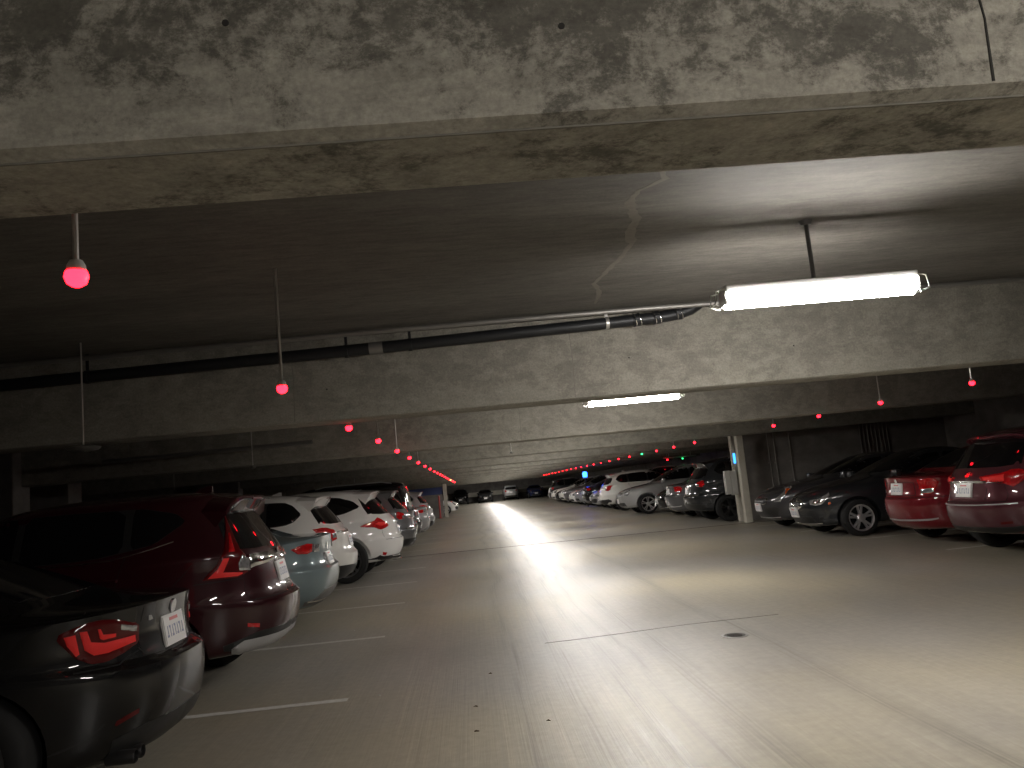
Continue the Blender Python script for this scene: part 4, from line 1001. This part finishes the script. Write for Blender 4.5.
# blue emergency light
e = empty('emergency_light', (6.22, 43.7, 0)); tag(e, 'bright blue emergency beacon above the far right row of cars', 'beacon')
bm = bmesh.new(); add_cyl(bm, (0, 0, 0), (0, 0, 1.58), .035, 16); from_bm('post', bm, M['pipe'], e)
bm = bmesh.new(); add_lathe(bm, [(.10, 1.57), (.13, 1.62), (.13, 1.80), (.09, 1.87), (.001, 1.89)], 20, axis='Z'); from_bm('beacon_lens', bm, M['led_blue'], e)
# ------------------------------------------------------------------ pipes
e = empty('drain_pipe', (0, 7.05, 2.8)); tag(e, 'black iron drain pipe running under the slab in front of the second beam', 'pipe')
def P_(x, y, z): return (x, y-7.05, z-2.8)
bm = bmesh.new(); add_tube(bm, [P_(-9, 7.08, 2.64), P_(-3.94, 7.08, 2.70), P_(-.7, 7.08, 2.755), P_(1.2, 7.08, 2.80), P_(1.75, 7.08, 2.815)], .052, 16); from_bm('pipe_run', bm, M['pipe'], e)
bm = bmesh.new(); add_tube(bm, [P_(1.75, 7.08, 2.815), P_(1.9, 7.08, 2.822), P_(2.02, 7.08, 2.838), P_(2.12, 7.08, 2.865), P_(2.2, 7.08, 2.91)], .052, 16); from_bm('pipe_elbow', bm, M['pipe'], e)
for x, z in ((1.62, 2.812), (1.80, 2.818), (2.0, 2.84)):
    bm = bmesh.new(); add_tube(bm, [P_(x-.03, 7.08, z-.002), P_(x+.03, 7.08, z+.002)], .060, 16); add_box(bm, P_(x, 7.02, z), (.05, .03, .03), bev=.004)
    from_bm('pipe_coupling', bm, M['pipe'], e)
    bm = bmesh.new()
    for dx in (-.022, .022): add_tube(bm, [P_(x+dx, 7.08, z-.001), P_(x+dx+.008, 7.08, z+.001)], .0625, 16)
    from_bm('clamp_band', bm, M['chrome'], e)
for x, z in ((-.98, 2.745), (-.42, 2.76), (1.35, 2.806), (-3.2, 2.712)):
    bm = bmesh.new(); add_tube(bm, [P_(x-.015, 7.08, z), P_(x+.015, 7.08, z)], .058, 16); add_box(bm, P_(x, 7.08, (z+2.91)/2+.02), (.025, .008, 2.91-z), bev=0)
    from_bm('pipe_hanger', bm, M['pipe'] if x < 1 else M['rod'], e)
for x in (-.72,):
    bm = bmesh.new(); add_tube(bm, [P_(x-.06, 7.08, 2.752), P_(x+.06, 7.08, 2.756)], .057, 16); from_bm('pipe_coupling', bm, M['conduit'], e)
bm = bmesh.new(); add_tube(bm, [(-9, 6.9, 2.80), (-3.9, 6.9, 2.835), (-.7, 6.9, 2.865), (1.7, 6.9, 2.872), (2.9, 6.95, 2.872), (8, 6.95, 2.86)], .022, 10)
tag(from_bm('ceiling_conduit', bm, M['conduit']), 'thin grey conduit under the slab above the black drain pipe', 'conduit')
bm = bmesh.new(); add_tube(bm, [(-5.6, 12.8, 2.40), (-2.4, 12.8, 2.42)], .035, 10)  # added tube, stands in for a faint bright strip by the third beam
for x in (-5.2, -2.8): add_cyl(bm, (x, 12.8, 2.42), (x, 12.8, ZS), .006, 8)
tag(from_bm('ceiling_conduit', bm, M['conduit']), 'pale horizontal conduit added for a faint bright strip behind the second beam at the left', 'conduit')
# unlit hanging sensors on the left
def dead_sensor(x, y, z, label, w=.13, group=None):
    e = empty('hanging_sensor', (x, y, z)); tag(e, label, 'sensor', group)
    bm = bmesh.new(); add_lathe(bm, [(.001, .02), (w*.5, .018), (w, .0), (w*.85, -.018), (w*.4, -.03), (.001, -.032)], 20, axis='Z'); from_bm('sensor_head', bm, M['conduit'], e)
    bm = bmesh.new(); add_cyl(bm, (0, 0, .01), (0, 0, ZS-z+.01), .007, 8); from_bm('rod', bm, M['rod'], e)
dead_sensor(-3.03, 6.6, 2.06, 'unlit flat grey sensor on a rod in front of the second beam at the left')
dead_sensor(-3.12, 12.0, 2.08, 'small unlit sensor on a pale rod behind the second beam', .04)
dead_sensor(-6.2, 17.5, 2.02, 'small unlit sensor on a rod above the maroon crossover roof', .04)
dead_sensor(1.03, 19.0, 2.24, 'small white sensor hanging in mid ceiling over the lane', .035)
for x, y in ((-5.5, 26), (-4.6, 28.6), (-4.4, 31.5)):
    dead_sensor(x, y, 2.15, 'faint short rod with a small sensor in the dark left bay above the white cars', .035, 'faint rods in the dark left bay')
# wall conduits on the side wall beyond the paired columns
for x in (7.79, 7.95, 8.36):
    bm = bmesh.new(); y = 20.66
    add_cyl(bm, (x, y, 0.1), (x, y, 2.9), .016, 8)
    for z in (.5, 1.42, 2.3): add_box(bm, (x, y+.01, z), (.08, .05, .03))
    tag(from_bm('wall_conduit', bm, M['conduit'], angle=.5), 'thin vertical conduit with straps on the wall just right of the paired columns', 'conduit', 'conduits by the paired columns')
for k in range(8):
    x = 10.28+.105*k; bm = bmesh.new(); y = 20.675
    add_cyl(bm, (x, y, .9), (x, y, 2.9), .014, 8); add_box(bm, (x, y+.01, 2.3), (.06, .04, .03))
    tag(from_bm('wall_conduit', bm, M['conduit'], angle=.5), 'one of a bank of parallel vertical conduits on the dark wall above the charcoal sedan', 'conduit', 'bank of conduits on the wall')
# floor drain, litter
e = empty('floor_drain', (2.13, 7.0, 0)); tag(e, 'small round iron drain cover in the lane floor at the right', 'drain cover')
bm = bmesh.new(); add_lathe(bm, [(.115, .0), (.115, .004), (.095, .006), (.09, .002)], 32, axis='Z'); from_bm('drain_rim', bm, M['conduit'], e)
bm = bmesh.new(); add_lathe(bm, [(.09, .001), (.09, .003), (.001, .003)], 32, axis='Z')
for k in range(5): add_box(bm, (0, -.06+.03*k, .004), (.13-.02*abs(k-2), .008, .004))
from_bm('drain_grate', bm, M['iron'], e, smooth=False)
for x, y, l in ((-.8, 6.25, 'pale crumb on the floor beside the second parking line'), (.35, 5.13, 'tiny dry leaf lying in the lane, right of centre'), (-.09, 5.64, 'thin dry twig lying in the lane'),
                (.03, 6.57, 'dark speck lying in the lane beyond the twig'), (-1.44, 9.44, 'pale scrap on the floor near the blue grey sedan'), (-.09, 5.08, 'dark crumb nearest the camera in the lane')):
    bm = bmesh.new(); n_ = 7; vs = []
    for k in range(n_):
        a = 2*PI*k/n_; r_ = random.uniform(.006, .013); vs.append(bm.verts.new((r_*math.cos(a)*1.6, r_*math.sin(a), random.uniform(.001, .008))))
    top = bm.verts.new((0, 0, .012))
    for k in range(n_): bm.faces.new((vs[k], vs[(k+1) % n_], top))
    bm.faces.new(vs[::-1])
    o = from_bm('debris', bm, M['line'] if 'pale' in l else M['debris']); o.location = (x, y, 0); tag(o, l, 'litter')
# ------------------------------------------------------------------ far cars
fr = [('suv', 36.9, 1, 'black', 'black SUV facing out just beyond the white one in the far right row'), ('elantra', 39.4, 1, 'silver', 'silver sedan facing out just before the blue beacon'),
      ('hybrid', 42.0, 0, 'black', 'black sedan parked rear out just before the blue beacon'), ('rogue', 45.4, 1, 'silver', 'silver crossover facing out just past the blue beacon'), ('civic', 48.0, 1, 'pearl', 'white sedan facing out, nose to the lane, far right row'),
      ('suv', 50.6, 1, 'grey', 'grey SUV facing out between two white cars, far right row'), ('cayenne', 53.3, 1, None, 'rounded white SUV facing out in the far right row'), ('elantra', 55.9, 1, 'black', 'black sedan tucked deep in the far right row'),
      ('rogue', 58.5, 1, 'pearl', 'last white crossover of the far right row, roof rails bright')]
for t, y, nose, pm, l in fr: (right_nose if nose else right)(t, y, 5.75, l, pm)
right('suv', 61.3, 5.8, 'charcoal SUV at the far end of the right row')
for t, y, nose, pm, l in (('rogue', 29.5, 0, 'silver', 'silver crossover beyond the small silver sedan in the left row'), ('elantra', 56.0, 1, 'pearl', 'white sedan facing out just beyond the far pale column')):
    (left_nose if nose else left)(t, y, -1.35 if not nose else -.9, l, pm)
row = [(-3.9, 'truck', 1, None, 'dark boxy SUV at the left end of the last row across the lane'), (-1.2, 'suv', 1, 'black', 'black SUV second from the left in the last row'), (1.6, 'bmw', 1, 'charcoal', 'dark sedan in the last row, left of the silver SUV'),
       (4.5, 'suv', 0, 'silver', 'silver SUV seen from behind in the middle of the last row'), (7.3, 'elantra', 1, 'navy', 'dark blue sedan facing the lane in the last row'), (10.6, 'suv', 1, 'black', 'black SUV at the right end of the last row')]
for x, t, nose, pm, l in row:
    tt = T[t]
    if nose: place(tt, x, 91+tt['af'], -PI/2, l, None, pm)
    else: place(tt, x, 91+tt['a'], PI/2, l, None, pm)
for tt in T.values():
    if not tt['used']:
        for c in list(tt['root'].children_recursive): D.objects.remove(c)
        D.objects.remove(tt['root'])
# ------------------------------------------------------------------ world, camera
w = D.worlds.new('world'); bpy.context.scene.world = w; w.use_nodes = True
w.node_tree.nodes['Background'].inputs[0].default_value = (.02, .022, .025, 1); w.node_tree.nodes['Background'].inputs[1].default_value = .1
cam = D.cameras.new('camera'); co = D.objects.new('camera', cam); COL.objects.link(co)
yaw, pitch, roll, f = .063, .1262, -.0953, 808.
fw = Vector((math.sin(yaw)*math.cos(pitch), math.cos(yaw)*math.cos(pitch), math.sin(pitch)))
r0 = Vector((math.cos(yaw), -math.sin(yaw), 0)); u0 = r0.cross(fw)
rr = r0*math.cos(roll)+u0*math.sin(roll); uu = -r0*math.sin(roll)+u0*math.cos(roll)
co.matrix_world = Matrix(((rr.x, uu.x, -fw.x, 0), (rr.y, uu.y, -fw.y, 0), (rr.z, uu.z, -fw.z, 1.43), (0, 0, 0, 1)))
cam.sensor_fit = 'HORIZONTAL'; cam.sensor_width = 36; cam.lens = f/1024*36; cam.clip_start = .05; cam.clip_end = 300
sc = bpy.context.scene; sc.camera = co
sc.view_settings.view_transform = 'Standard'; sc.view_settings.look = 'None'; sc.view_settings.gamma = 1; sc.view_settings.use_curve_mapping = False
sc.view_settings.exposure = 0.28
sc.cycles.use_denoising = True; sc.cycles.max_bounces = 8; sc.cycles.sample_clamp_indirect = 6
